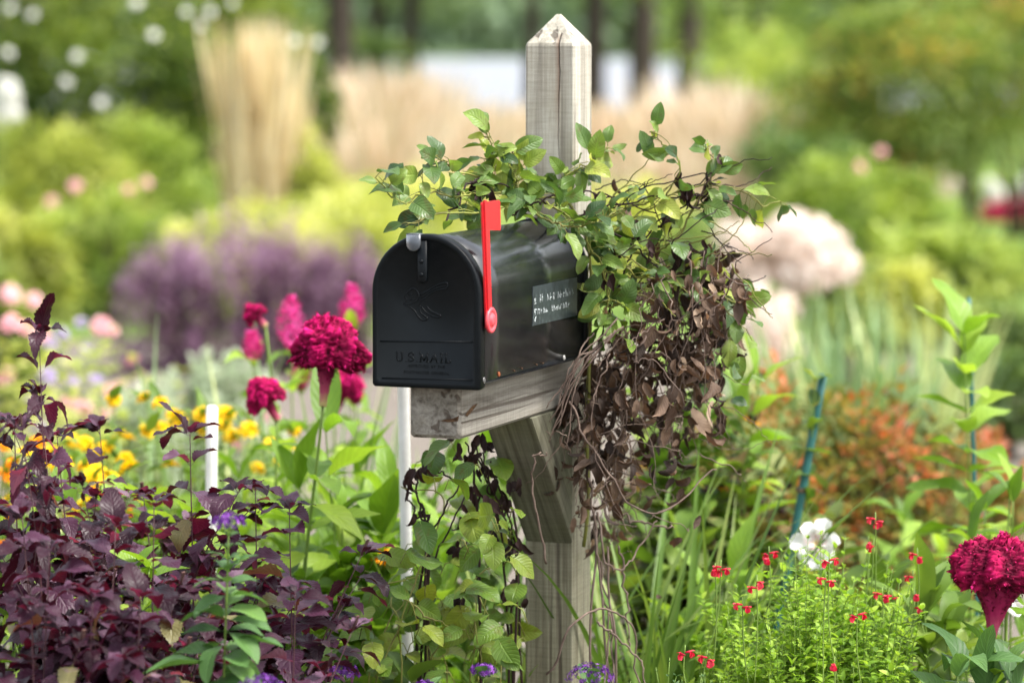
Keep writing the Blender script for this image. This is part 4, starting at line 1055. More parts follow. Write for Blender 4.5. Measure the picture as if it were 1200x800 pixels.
# ------------------------------------------------------------------ pompom style flower protos
def pom(r, layers=4, npet=12, w=.5, flat=.6):
    m_ = MB(); T_p = [leaf_tpl(4, w, .5, .3, a=.9, b=.35)]
    for k in range(layers):
        f = k / max(layers - 1, 1); n_ = max(int(npet * (1 - .55 * f)), 4)
        a = np.linspace(0, 6.28, n_, endpoint=False) + k * .4 + rng.normal(size=n_) * .1; e = .05 + f * 1.15
        d_ = np.stack([np.cos(a) * math.cos(e), np.sin(a) * math.cos(e), np.full(n_, math.sin(e) * flat)], -1)
        put_leaves(m_, T_p, d_ * r * .12, d_, np.full(n_, r * (1 - .35 * f)), np.clip(.5 + rng.normal(size=n_) * .25, 0, 1))
    m_.add([(r * .2 * math.cos(a), r * .2 * math.sin(a), r * .12) for a in np.linspace(0, 6.28, 8, endpoint=False)], [np.arange(8)[None]])
    return m_
def flowering(label, cat, name, bx, D, flowers, rad, mat, leafmat, tpls, leaf, group=None, layers=4, npet=12, tintl=(.5, .2), pw=.5, nodes=8, extra=0, flat=.6, elev=.3, stem=None):
    base = np.array([gx(bx, D), D, 0.]); t = thing(name, label, cat, base, 0, group)
    s, l = MB(), MB()
    me = pom(rad, layers, npet, pw, flat).mesh('flower_head'); me.materials.append(mat)
    fo = []
    for (px, py) in flowers:
        dd = D + rng.normal() * .12
        e = at(px, py, dd) - base
        leafy(s, l, (rng.normal() * .03, rng.normal() * .03, 0), e, tpls, leaf, nodes, .25, elev, .0026, 2, .03, tintl)
        fo.append(e)
    for k in range(extra):
        e = np.array([rng.normal() * .12, rng.normal() * .12, np.mean([f[2] for f in fo]) * rng.uniform(.7, .97)])
        leafy(s, l, (rng.normal() * .05, rng.normal() * .05, 0), e, tpls, leaf, nodes, .25, elev, .0026, 2, .03, tintl)
    s.obj('stem', stem or M_['grn_stem'], t); l.obj('foliage', leafmat, t)
    for e in fo:
        o = bpy.data.objects.new('flower_head', me); col.objects.link(o); o.parent = t; o.location = e
        sc = rng.uniform(.8, 1.15); o.scale = (sc, sc, sc); o.rotation_euler = (rng.normal() * .3 + .55, rng.normal() * .3, rng.normal() * .4)
    return t
gl, gm = M_['green_lance'], M_['green_mid']
Y = M_['yellow_fl']; O = M_['orange_fl']
flowering('yellow flowered plant with a wide double bloom left of centre', 'flowers', 'yellow_flower_plant', 140, 6.7, [(133, 468), (138, 509), (150, 513), (112, 536), (82, 541), (85, 516), (100, 520), (122, 525), (60, 530), (145, 538)], .021, Y, gm, T_lance, .07, extra=3)
flowering('yellow flowered plant with bunch of blooms left of short white stake', 'flowers', 'yellow_flower_plant', 195, 6.8, [(170, 466), (187, 472), (203, 485), (208, 492), (190, 500), (172, 505), (200, 545)], .021, Y, gm, T_lance, .07, extra=3)
flowering('yellow flowered plant with blooms just right of short white stake', 'flowers', 'yellow_flower_plant', 262, 6.8, [(264, 484), (262, 496), (238, 486), (270, 510), (291, 503), (240, 505)], .021, Y, gm, T_lance, .07, extra=3)
flowering('yellow flowered plant with scattered blooms between white stake and cockscomb', 'flowers', 'yellow_flower_plant', 322, 6.9, [(318, 520), (340, 522), (330, 540), (302, 548), (345, 505)], .018, Y, gm, T_lance, .07, extra=3)
flowering('low yellow flowered plant deep among purple leaves', 'flowers', 'yellow_flower_plant', 105, 6.3, [(76, 562), (100, 545), (112, 552), (72, 545), (108, 560), (100, 590), (190, 580), (20, 560), (45, 575), (60, 545), (30, 530), (130, 560), (150, 548), (10, 585), (84, 600)], .021, Y, gm, T_lance, .06, extra=2)
flowering('orange marigold plant at left edge behind purple leaves', 'flowers', 'marigold_plant', 15, 6.2, [(5, 522), (14, 542), (43, 519), (8, 555), (14, 600), (38, 650), (0, 640)], .017, O, gm, T_lance, .06, extra=3)
flowering('orange marigold plant with small blooms low among purple stems', 'flowers', 'marigold_plant', 160, 6.1, [(165, 582), (172, 590), (150, 600), (62, 586), (108, 575), (185, 600)], .013, O, gm, T_lance, .06, extra=3)
flowering('single orange daisy on thin stem beside the tall white stake', 'flowers', 'orange_daisy', 453, 5.9, [(453, 653), (447, 650)], .020, O, gl, T_lance, .10, layers=1, npet=9, flat=1., extra=3, elev=.6)
PF = M_['pink_fl']; MV = M_['mauve_fl']
for k, (bx, D, fl, r_, mt, lb) in enumerate([
    (20, 10.0, [(10, 380), (30, 384), (5, 440), (48, 392), (14, 376)], .032, PF, 'pink blooming plant at far left edge behind the tallest purple stem'),
    (75, 10.5, [(72, 390), (95, 378), (60, 400), (100, 410)], .026, MV, 'pale mauve blooming plant beside pink blooms at left'),
    (125, 10.0, [(130, 386), (155, 423), (118, 382), (132, 460)], .030, PF, 'pink blooming plant in front of the purple bush left end'),
    (105, 9.6, [(98, 480), (124, 486), (82, 470), (140, 452)], .028, PF, 'pink blooming plant directly behind the yellow blooms'),
    (60, 9.4, [(55, 440), (34, 470), (85, 445), (110, 445), (45, 500)], .024, MV, 'pale mauve blooming plant low behind purple leaves'),
    (300, 9.0, [(296, 505), (318, 486), (278, 520)], .022, PF, 'small pink blooming plant behind small dark cockscomb')]):
    flowering(lb, 'flowers', 'blooming_plant', bx, D, fl, r_, mt, M_['bush_green'] if k % 2 else M_['bush_lime'], T_ov, .05, extra=10, nodes=10, tintl=(.5, .25))

# ------------------------------------------------------------------ leafy green filler plants
def filler(label, bx, D, topy, n=7, leaf=.13, mat=gl, tpls=T_lance, spread=.10, elev=.55, nodes=10, name='leafy_plant', cat='green plant', tint=(.5, .25), t0=.2, stem=None):
    base = np.array([gx(bx, D), D, 0.]); t = thing(name, label, cat, base); s, l = MB(), MB()
    zt_ = at(bx, topy, D)[2]
    for k in range(n):
        a = rng.uniform(0, 6.28); rr = spread * rng.uniform(.2, 1)
        leafy(s, l, (rr * .3 * math.cos(a), rr * .3 * math.sin(a), 0), (rr * math.cos(a), rr * math.sin(a), zt_ * (rng.uniform(.72, 1.) if n > 1 else 1.)), tpls, leaf, nodes, t0, elev, .004, 2, .03, tint, alt=2.2)
    s.obj('stem', stem or M_['grn_stem'], t); l.obj('foliage', mat, t); return t
filler('bright green broad bladed plant right of cockscomb stem', 425, 5.95, 500, 6, .17, spread=.10)
filler('bright green leafy plant below the largest cockscomb', 385, 6.0, 560, 6, .16, spread=.10)
filler('green leafy plant between the two white stakes low down', 340, 5.7, 680, 6, .10, mat=gm, tpls=T_ov, elev=.3)
filler('green leafy plant behind the tall white stake', 500, 6.3, 520, 8, .13, spread=.14)
filler('green leafy plant under the mailbox arm', 545, 6.6, 530, 8, .12, spread=.14, mat=gm)
filler('pale green leafy plant behind purple leaves near short white stake', 250, 6.6, 545, 8, .12, spread=.16)
filler('pale green leafy plant behind purple leaves left of yellow blooms', 60, 6.7, 560, 8, .11, spread=.16)
filler('green leafy plant behind purple plants between yellow clusters', 160, 6.9, 560, 8, .11, spread=.16)
filler('green leafy plant at bottom left of tall white stake', 430, 5.4, 750, 7, .09, mat=gm, tpls=T_ov, elev=.3, spread=.1)
filler('low green leafy undergrowth plant behind purple plants at left', 110, 5.6, 590, 8, .09, mat=gl, tpls=T_ov, elev=.3, spread=.16)
filler('low green leafy undergrowth plant below the short white stake', 240, 5.6, 600, 8, .09, mat=gl, tpls=T_ov, elev=.3, spread=.16)
filler('low green leafy undergrowth plant at lower left among purple stems', 30, 5.3, 640, 6, .08, mat=gl, tpls=T_ov, elev=.3, spread=.12)
filler('low green leafy undergrowth plant between purple stems near bottom left', 150, 5.0, 650, 6, .07, mat=gl, tpls=T_ov, elev=.3, spread=.12)
# right side
filler('green leafy plant with long leaves just right of withered vine', 868, 6.5, 400, 3, .14, spread=.05, t0=.45)
filler('yellow green leafy plant behind withered vine clump', 780, 6.6, 420, 6, .11, mat=gm, tpls=T_ov, spread=.13)
filler('green leafy plant behind the post foot on right', 760, 6.4, 600, 8, .12, mat=gm, spread=.14)
filler('broad leaved green plant right of post above strap leaves', 835, 6.1, 660, 6, .14, spread=.12)
filler('dark green leafy plant behind the salvia bush', 1000, 6.4, 640, 6, .13, mat=gm, spread=.16)
filler('green leafy plant under the big crimson fan head', 1105, 5.7, 700, 9, .14, mat=gm, spread=.12)
filler('broad leaved green plant at lower right corner', 1185, 5.25, 770, 7, .14, mat=M_['helio'], spread=.09)
filler('green leafy plant with small buds at right edge above crimson fan head', 1175, 5.95, 575, 6, .10, spread=.10)
filler('tall light green plant tied to stake at right', 1132, 6.35, 385, 1, .135, spread=.0, nodes=17, t0=.40, elev=.45, tpls=T_wide, tint=(.7, .2))
filler('fainter green leafy plant left of tall staked plant', 1090, 7.0, 560, 3, .12, spread=.10)
filler('small leafy tendril plant twining up the leaning green stake', 958, 6.28, 440, 1, .05, tpls=T_vine, nodes=12, spread=.0, t0=.45, mat=M_['vine_low'])

# ------------------------------------------------------------------ strap-leaf clumps
def blades(label, bx, D, n, L_, w, spread, mat, arch=(.3, 1.2), name='strap_leaf_clump', cat='strap leaf plant', tint=(.5, .25), fan=None):
    base = np.array([gx(bx, D), D, 0.]); l = MB()
    for k in range(n):
        a = rng.uniform(0, 6.28); b0 = np.array([rng.normal() * spread, rng.normal() * spread * .6, 0])
        ln = L_ * rng.uniform(.65, 1.1); ar = rng.uniform(*arch); seg = 12
        th = .05 + rng.random() * .25 + np.linspace(0, ar, seg) ** 1.5
        h_ = np.cumsum(np.sin(th)) * ln / seg; z = np.cumsum(np.cos(th)) * ln / seg
        c = np.stack([b0[0] + h_ * math.cos(a), b0[1] + h_ * math.sin(a), z], -1)
        sd_ = np.array([-math.sin(a), math.cos(a), 0]); f = np.linspace(0, 1, seg)
        ww = w * rng.uniform(.7, 1.2) * np.minimum(1, (1 - f) * 2.2 + .02) / 2
        nrm = np.stack([-np.cos(th) * math.cos(a), -np.cos(th) * math.sin(a), np.sin(th)], -1)
        V = np.concatenate([c - sd_ * ww[:, None] + nrm * ww[:, None] * .35, c, c + sd_ * ww[:, None] + nrm * ww[:, None] * .35])
        q = [(i, seg + i, seg + i + 1, i + 1) for i in range(seg - 1)] + [(seg + i, 2 * seg + i, 2 * seg + i + 1, seg + i + 1) for i in range(seg - 1)]
        l.add(V, [np.array(q)], np.stack([np.repeat([0, .5, 1], seg), np.tile(f, 3)], -1), np.clip(tint[0] + rng.normal() * tint[1], 0, 1))
    o = l.obj(name, mat); o.location = base
    return tag(o, label, cat)
blades('clump of arching strap leaves right of the post foot', 760, 5.75, 55, .92, .016, .05, M_['strap'])
blades('clump of strap leaves between post foot and salvia bush', 820, 5.9, 36, .92, .018, .05, M_['strap'])
blades('clump of narrow strap leaves left of the post foot', 585, 5.9, 40, .85, .014, .06, M_['strap'])
blades('clump of strap leaves behind tall white stake', 460, 6.4, 36, 1.0, .018, .07, M_['strap'])
for k, (bx, D, n_, lb) in enumerate([(925, 10.2, 34, 'fan of blue green iris blades at left of the blurred iris row'), (1000, 10.0, 46, 'fan of blue green iris blades in middle of the iris row'), (1060, 10.4, 34, 'fan of blue green iris blades at right of iris row'), (1105, 10.8, 26, 'pale yellow green iris fan beyond the tall staked plant')]):
    blades(lb, bx, D, int(n_ * 1.0), .84, .036, .10, M_['iris'], (.05, .55), 'iris_clump', 'iris', (.85, .12) if k == 3 else (.45, .32))
blades('slender blue green blades behind the yellow blooms', 290, 7.4, 30, 1.0, .02, .12, M_['iris'], (.1, .5))

# ------------------------------------------------------------------ salvia bush with red flowers
def fine_bush(label, bx, D, topy, wpx, nst, leafsz, mat, name, cat, flowers=(), stemr=.0012, nodes=18, depth=.22):
    base = np.array([gx(bx, D), D, 0.]); t = thing(name, label, cat, base); s, l = MB(), MB()
    zt_ = at(bx, topy, D)[2]; hw = wpx / 2 / F * D
    for k in range(nst):
        x, y = rng.uniform(-1, 1), rng.uniform(-1, 1)
        e = np.array([x * hw, y * depth, zt_ * (1 - .13 * (x * x + .5 * y * y)) * rng.uniform(.80, 1.05)])
        b0 = e * [.35, .35, 0]
        p = leafy(s, l, b0, e, T_ov, leafsz, nodes, .45, .35, stemr * 1.4, 2, .02, (.5, .22), sizefn=lambda t_: 1.1 - .5 * t_)
        for j in range(4):
            i = rng.integers(12, 21); q = p[i]; leafy(s, l, q, q + runit(1)[0] * [.05, .05, .01] + [0, 0, .06], T_ov, leafsz, 7, .2, .35, stemr, 2, .005, (.55, .22), n=8)
    for (px, py, dd) in flowers:
        e = at(px, py, dd) - base
        s.tube(spline([(e[0] + rng.normal() * .02, e[1], zt_ * .75), (e[0] + rng.normal() * .004, e[1], (e[2] + zt_ * .75) / 2), e + [0, .002, .012]], 12), .0011, 5)
    s.obj('stem', M_['grn_stem'], t); l.obj('foliage', mat, t)
    T_p = [leaf_tpl(6, .95, .9, .3, a=.6, b=.4)]
    for (px, py, dd) in flowers:
        m_ = MB(); a0 = rng.uniform(2.6, 6.6)
        for q in range(rng.integers(1, 4)):
            a = a0 + q * 2.2; d_ = np.array([math.cos(a), math.sin(a), .15]); o_ = np.array([0, 0, -.006 * q])
            m_.tube([o_, o_ + d_ * .007, o_ + d_ * .013], [.0016, .0024, .0030], 7, .2)
            lip = o_ + d_ * .012
            ds = np.array([d_ + [0, 0, .2], d_ * .5 + [.3, .3, -1.], d_ * .5 + [-.3, -.3, -1.], d_ * .3 + [0, 0, -1.2]])
            put_leaves(m_, T_p, np.tile(lip, (4, 1)), ds, np.array([.010, .013, .013, .015]), rng.random(4))
        fo_ = m_.obj('flower', M_['red_fl'], t); fo_.location = at(px, py, dd) - base; fo_.scale = (.78,) * 3
    return t
fls = [(870, 708, 5.2), (845, 664, 5.3), (838, 668, 5.3), (887, 682, 5.2), (901, 648, 5.4), (1026, 608, 5.5), (1018, 636, 5.5), (1024, 640, 5.5), (1075, 650, 5.5), (1070, 676, 5.5), (1072, 712, 5.4), (1071, 697, 5.4), (968, 678, 5.2), (972, 656, 5.2), (978, 778, 5.0), (1034, 696, 5.4), (1045, 698, 5.4), (1005, 720, 5.2), (803, 764, 5.1), (829, 770, 5.1)]
fine_bush('fine leaved bright green salvia bush dotted with small red flowers', 958, 5.45, 640, 250, 170, .020, M_['salvia'], 'salvia_bush', 'salvia', fls)
fine_bush('low dark green tiny leaved bush along the bottom right of the post', 815, 4.95, 778, 190, 90, .0095, M_['thyme'], 'thyme_bush', 'small bush', depth=.10, nodes=16)

# ------------------------------------------------------------------ white bloom
base = np.array([gx(952, 5.9), 5.9, 0.])
t = thing('white_flower', 'single ruffled white bloom with red streaked throat above the salvia bush', 'flower', base)
s, l = MB(), MB(); e = at(956, 636, 5.9) - base
leafy(s, l, (0, 0, 0), e - [0, -.01, .02], T_lance, .11, 8, .3, .7, .004, 1, .01)
s.obj('stem', M_['grn_stem'], t); l.obj('foliage', gm, t)
m, nt, out = new_mat('white_petal_red_throat'); h = N(nt)
tc = h.n('ShaderNodeTexCoord'); sx = h.n('ShaderNodeSeparateXYZ'); h.l(tc.outputs['UV'], sx.inputs[0])
st = h.noise(h.mapping(tc.outputs['UV'], (10, 1.5, 1)), 1., 2)
fac = h.math('MULTIPLY', h.math('MULTIPLY', h.math('SUBTRACT', .55, sx.outputs[1], clamp=True), 3.2, clamp=True), h.math('MULTIPLY', h.math('SUBTRACT', st, .52, clamp=True), 14., clamp=True))
c = h.mix(fac, (.84, .83, .80), (.72, .06, .11))
c = h.mix(h.math('MULTIPLY', h.math('SUBTRACT', .2, sx.outputs[1], clamp=True), 4., clamp=True), c, (.80, .62, .12))
p = h.n('ShaderNodeBsdfPrincipled'); h.l(c, p.inputs['Base Color']); p.inputs['Roughness'].default_value = .5
tr = h.n('ShaderNodeBsdfTranslucent'); h.l(c, tr.inputs[0]); ms = h.n('ShaderNodeMixShader'); ms.inputs[0].default_value = .3
h.l(p.outputs[0], ms.inputs[1]); h.l(tr.outputs[0], ms.inputs[2]); h.l(ms.outputs[0], out.inputs[0])
for k in range(7):
    a = k * 2 * math.pi / 7 + .3
    d_ = np.array([[math.cos(a), -.55, math.sin(a) * 1.15]])
    m_ = MB(); put_leaves(m_, [leaf_tpl(12, .62, 1.0, .2, a=.8, b=.35, wave=.35, seed=k, cols=7)], np.array([[0, 0, 0.]]), d_, np.array([.052 if k % 2 else .046]), np.array([.7]), np.array([[0, -1., 0.2]]))
    m_.obj('petal', m, t).location = e
# faded pale bloom under the big fan head
base = np.array([gx(1184, 5.45), 5.45, 0.])
t = thing('faded_flower', 'drooping faded white bloom beside neck of the big crimson fan head', 'flower', base)
s = MB(); e = at(1180, 690, 5.45) - base; s.tube(spline([(0, 0, 0), e * [.5, .5, .6], e], 16), .003, 6); s.obj('stem', M_['grn_stem'], t)
m_ = MB(); put_leaves(m_, T_dead, np.tile(e, (5, 1)) + rng.normal(size=(5, 3)) * .003, np.array([[.15, -.2, -1], [-.1, 0, -1], [.3, 0, -1], [.1, .2, -1], [.2, -.1, -1]]), np.full(5, .058), rng.random(5)); m_.obj('flower_head', M_['white_fl'], t)

# ------------------------------------------------------------------ black-eyed susans gone to seed
def rudbeckia(label, bx, D, cones, fl):
    base = np.array([gx(bx, D), D, 0.]); t = thing('coneflower_plant', label, 'coneflower', base); s, l, c_ = MB(), MB(), MB()
    pts = []
    for (px, py) in cones + fl:
        e = at(px, py, D + rng.normal() * .15) - base; pts.append(e)
        leafy(s, l, (rng.normal() * .08, rng.normal() * .08, 0), e, T_ov, .062, 10, .3, .3, .0022, 2, .04, (.5, .3))
    for k in range(16):
        e = np.array([rng.normal() * .14, rng.normal() * .14, pts[k % len(pts)][2] * rng.uniform(.7, .95)])
        leafy(s, l, (rng.normal() * .08, rng.normal() * .08, 0), e, T_ov, .07, 10, .3, .3, .0022, 2, .04, (.5, .3))
    s.obj('stem', M_['brown_stem'], t); l.obj('foliage', M_['rud_leaf'], t)
    mc = MB(); A = np.linspace(0, 6.28, 12, endpoint=False)
    mc.loft([[(r_ * math.cos(a), r_ * math.sin(a), z) for a in A] for r_, z in ((.003, -.004), (.0085, -.002), (.0095, .004), (.007, .011), (.003, .014))])
    me = mc.mesh('seed_head'); me.materials.append(M_['cone'])
    mf = pom(.021, 1, 11, .34, 1.).mesh('flower_head'); mf.materials.append(O)
    for k, e in enumerate(pts):
        o = bpy.data.objects.new('seed_head', me); col.objects.link(o); o.parent = t; o.location = e; o.rotation_euler = (rng.normal() * .3, rng.normal() * .3, 0)
        if k >= len(cones):
            o = bpy.data.objects.new('flower_head', mf); col.objects.link(o); o.parent = t; o.location = e; o.rotation_euler = (rng.normal() * .2 + .35, rng.normal() * .2, rng.random())
rudbeckia('seedy coneflower plant with dark cones right of withered vine', 850, 6.7, [(840, 500), (858, 512), (872, 530), (845, 540), (865, 552), (880, 548), (835, 560), (852, 580), (890, 512), (868, 575)], [(882, 493), (876, 570), (862, 508)])
rudbeckia('seedy coneflower plant with orange daisies behind lower withered vine', 790, 6.6, [(800, 560), (780, 590), (820, 600), (770, 560), (795, 620), (828, 575), (755, 610)], [(812, 633), (806, 633), (838, 590), (760, 545), (845, 570), (785, 580)])
rudbeckia('seedy coneflower plant below leaning green stake', 900, 6.8, [(905, 560), (890, 590), (915, 600), (925, 570), (880, 610), (900, 625)], [(878, 575), (893, 560)])
for px, py in ():
    pass

# ------------------------------------------------------------------ background shrubs
def bush(label, px, D, wm, topy, mat, n=2600, leaf=.05, cat='shrub', name='shrub', zb=.0, dm=None, clumps=36, seed=0, flowers=None, stem=True, tpl=T_bg, upright=.15, tintbase=.5, spikes=0):
    base = np.array([gx(px, D), D, 0.]); t = thing(name, label, cat, base)
    H = at(px, topy, D)[2]; cz = (H + zb) / 2; hz = (H - zb) / 2; hx = wm / 2; hy = (dm or wm * .8) / 2
    l, s = MB(), MB()
    u_ = runit(clumps); rr = rng.uniform(.45, .95, (clumps, 1)); C = u_ * rr
    csz = rng.uniform(.20, .36, clumps); ct = np.clip(tintbase + rng.normal(size=clumps) * .2, 0, 1)
    k = rng.integers(0, clumps, n); off = runit(n) * (rng.random((n, 1)) ** .5) * csz[k][:, None]
    q = C[k] + off
    P = q * [hx, hy, hz] + [0, 0, cz]
    P[:, 2] = np.maximum(P[:, 2], .01)
    Dr = off / csz[k][:, None] * .8 + q * .5 + rng.normal(size=(n, 3)) * .4 + [0, 0, upright]
    put_leaves(l, tpl, P, Dr, leaf * rng.uniform(.7, 1.3, n), np.clip(ct[k] + rng.normal(size=n) * .14 + .12 * off[:, 2] / csz[k], 0, 1))
    for j in range(min(clumps, 14)):
        e = C[j] * [hx, hy, hz] + [0, 0, cz]
        if e[2] < .1: continue
        s.tube(spline([(rng.normal() * .04 * wm, rng.normal() * .04 * wm, 0), e * [.4, .4, .6], e], 8), [.006 * max(wm, .6) + .004, .004], 6)
    for j in range(spikes):
        a = rng.uniform(0, 6.28); rr = rng.random() ** .5 * .9; z0 = cz + hz * math.sqrt(max(1 - rr * rr, 0)) * rng.uniform(.6, .95); q0 = np.array([math.cos(a) * rr * hx, math.sin(a) * rr * hy, z0]); h_ = rng.uniform(.05, .26)
        tt_ = rng.random(9); put_leaves(l, T_bg, q0 + np.stack([rng.normal(size=9) * .006, rng.normal(size=9) * .006, tt_ * h_], -1), rng.normal(size=(9, 3)) + [0, 0, 1.], np.full(9, .030), np.clip(.62 + tt_ * .3 + rng.normal(size=9) * .1, 0, 1))
    s.obj('stem', M_['bark'], t); l.obj('foliage', mat, t)
    if flowers:
        fm, fmat, frad, spots = flowers
        for (fx, fy, fD) in spots:
            o = bpy.data.objects.new('flower_head', fm); col.objects.link(o); o.parent = t
            o.location = at(fx, fy, fD) - base; sc = rng.uniform(.8, 1.2); o.scale = (sc,) * 3; o.rotation_euler = (rng.uniform(.5, 1.3), rng.normal() * .3, rng.uniform(-.5, .5))
    return t
def head_mesh(r, mat, n=140, fl=.02):
    m_ = MB(); u_ = runit(n); P = u_ * r * rng.uniform(.75, 1.05, (n, 1)) * [1, 1, .85]
    put_leaves(m_, [(V[:, [0, 2, 1]], f, U) for V, f, U in T_floret], P, u_ + rng.normal(size=(n, 3)) * .25, rng.uniform(.7, 1.2, n) * fl, rng.beta(2, 2, n))
    me = m_.mesh('flower_head'); me.materials.append(mat); return me
rose_me = pom(.034, 4, 9, .75, .8).mesh('flower_head'); rose_me.materials.append(M_['white_fl'])
hyd_me = head_mesh(.082, M_['cream_fl'], 170, .016)
wh_me = head_mesh(.075, M_['white_fl'], 150, .020)
pk_me = pom(.034, 4, 9, .75, .8).mesh('flower_head'); pk_me.materials.append(PF)
crim_me = head_mesh(.10, leaf_mat('crimson_bedding_petal', [(0, (.42, .02, .07)), (1, (.62, .06, .14))], .6, .25, .2, 0, (1, .6, .7)), 150, .026)

# red-tipped shrubs
bush('red tipped low shrub right of leaning green stake', 1010, 7.8, .44, 446, M_['redtip'], 3400, .034, name='red_tipped_shrub', clumps=60, tintbase=.42)
bush('red tipped low shrub right of the post behind strap leaves', 765, 8.3, .36, 520, M_['redtip'], 2400, .034, name='red_tipped_shrub', clumps=48, tintbase=.28)
bush('red tipped low shrub behind leaning green stake', 925, 7.7, .42, 446, M_['redtip'], 3200, .034, name='red_tipped_shrub', clumps=60, tintbase=.40)
bush('red tipped low shrub behind tall staked plant', 1085, 8.0, .38, 470, M_['redtip'], 2600, .034, name='red_tipped_shrub', clumps=56, tintbase=.45)
bush('red tipped low shrub nearest the withered vine', 860, 7.9, .36, 470, M_['redtip'], 3000, .034, name='red_tipped_shrub', clumps=56, tintbase=.34)
bush('red tipped low shrub at far right behind leafy stems', 1150, 9.0, .36, 500, M_['redtip'], 2200, .034, name='red_tipped_shrub', clumps=36, tintbase=.5)
# purple hazy bushes
for px, w, ty, lb in [(195, .56, 306, 'hazy purple bush at left end of purple row'), (265, .66, 276, 'hazy purple bush second from left in purple row'), (335, .60, 286, 'hazy purple bush third from left in purple row'), (400, .56, 302, 'hazy purple bush at right end of row beside the mailbox')]:
    bush(lb, px, 15.8, w * 1.1, ty - 6, M_['purple_bush'], 4200, .034, upright=.9, name='purple_bush', clumps=60, spikes=150, zb=-.45)
# silvery plants
for px, D, w, ty, lb in [(215, 10.5, .34, 425, 'silvery leaved plant behind yellow blooms, left one'), (275, 10.6, .36, 415, 'silvery leaved plant behind small cockscomb, right one'), (160, 9.8, .3, 450, 'silvery leaved plant low behind the double yellow bloom')]:
    bush(lb, px, D, w, ty, M_['silver'], 2400, .035, name='silver_plant', cat='silvery plant', clumps=36)
# hydrangea blush heads
bush('hydrangea with blush cream flower heads right of the vine', 925, 14.2, .95, 295, M_['bush_blue'], 2600, .06, name='hydrangea', cat='hydrangea', clumps=36, flowers=(hyd_me, 0, 0, [(cx_ + rng.normal() * sx_, cy_ + abs(rng.normal()) * sy_ - 8, rng.uniform(13.5, 14.1)) for cx_, cy_, sx_, sy_, n_ in ((880, 285, 14, 22, 11), (930, 272, 18, 26, 15), (980, 292, 10, 18, 8), (900, 320, 26, 14, 9), (955, 318, 22, 12, 8)) for k in range(n_)]))
bush('hydrangea with faded blush heads lower down left of iris row', 905, 13.2, .40, 350, M_['bush_blue'], 1400, .05, name='hydrangea', cat='hydrangea', clumps=26, flowers=(hyd_me, 0, 0, [(rng.uniform(880, 935), rng.uniform(345, 430), rng.uniform(12.8, 13.1)) for k in range(8)]))
# right hand shrubs
BG, BLm, BD, BB = M_['bush_green'], M_['bush_lime'], M_['bush_dark'], M_['bush_blue']
bush('rounded green shrub with pink buds at right behind hydrangea', 1010, 21., 1.35, 178, BG, 4600, .065, clumps=52, flowers=(pk_me, 0, 0, [(1032, 178, 20.4), (1008, 196, 20.4), (930, 300, 20.5)]))
bush('bright green low shrub in front of right lawn', 1110, 17.5, 1.05, 262, BG, 3800, .06, clumps=46, tintbase=.62)
bush('lime green low shrub right of the hydrangea', 1040, 16.8, .7, 300, BLm, 2600, .055, clumps=36, tintbase=.35)
bush('dull green shrub behind the tall staked plant', 1165, 14.5, .55, 345, BB, 2200, .055, clumps=34)
bush('green low plant behind the iris row right side', 1185, 12.5, .4, 400, BB, 1500, .045, clumps=30)
bush('soft pale green bush at left edge of the lake gap', 436, 58., 2.0, 32, BB, 3000, .10, clumps=40, tintbase=.6)
bush('dark green shrub behind vine top at right', 925, 24., 1.0, 150, BB, 3200, .07, clumps=40, tintbase=.35)
bush('large broad shrub with orange tinged leaves at upper right', 1065, 26., 2.5, 0, M_['autumn'], 9500, .075, clumps=90, zb=.5, tintbase=.5)
bush('tall olive shrub filling the upper right corner', 1195, 27., 1.9, -40, M_['autumn'], 7500, .075, clumps=80, zb=.85, tintbase=.42)
bush('bright green bush behind pine trunks right of the post', 905, 40., 2.0, 40, BG, 5200, .10, clumps=54, tintbase=.6)
bush('mid green shrub at left of large orange tinged shrub', 975, 30., 1.5, 60, BG, 4200, .08, clumps=46)
bush('white flowering bush beyond right lawn', 1163, 31., .32, 206, BG, 700, .05, clumps=20, flowers=(wh_me, 0, 0, [(1160, 216, 30.8), (1163, 226, 30.8), (1159, 236, 30.8), (1168, 238, 30.8), (1163, 244, 30.8), (1170, 228, 30.8)]))
bush('white flowering bush at right edge beyond lawn', 1203, 31., .36, 205, BG, 700, .05, clumps=20, flowers=(wh_me, 0, 0, [(1200, 216, 30.8), (1204, 228, 30.8), (1198, 236, 30.8), (1208, 240, 30.8)]))
bush('low bed plant massed with crimson flowers at right edge', 1188, 29.5, .50, 244, BG, 500, .05, clumps=20, name='crimson_bedding_plant', cat='flowers', flowers=(crim_me, 0, 0, [(x, y + rng.normal() * 2, 29.2) for x in range(1160, 1212, 6) for y in (247, 256)]))
bush('pale blossom bush left of small trunk at right', 1112, 33., .5, 190, BB, 700, .06, clumps=20, flowers=(hyd_me, 0, 0, [(1105, 205, 32.7), (1116, 215, 32.7), (1110, 228, 32.7), (1100, 222, 32.7)]))
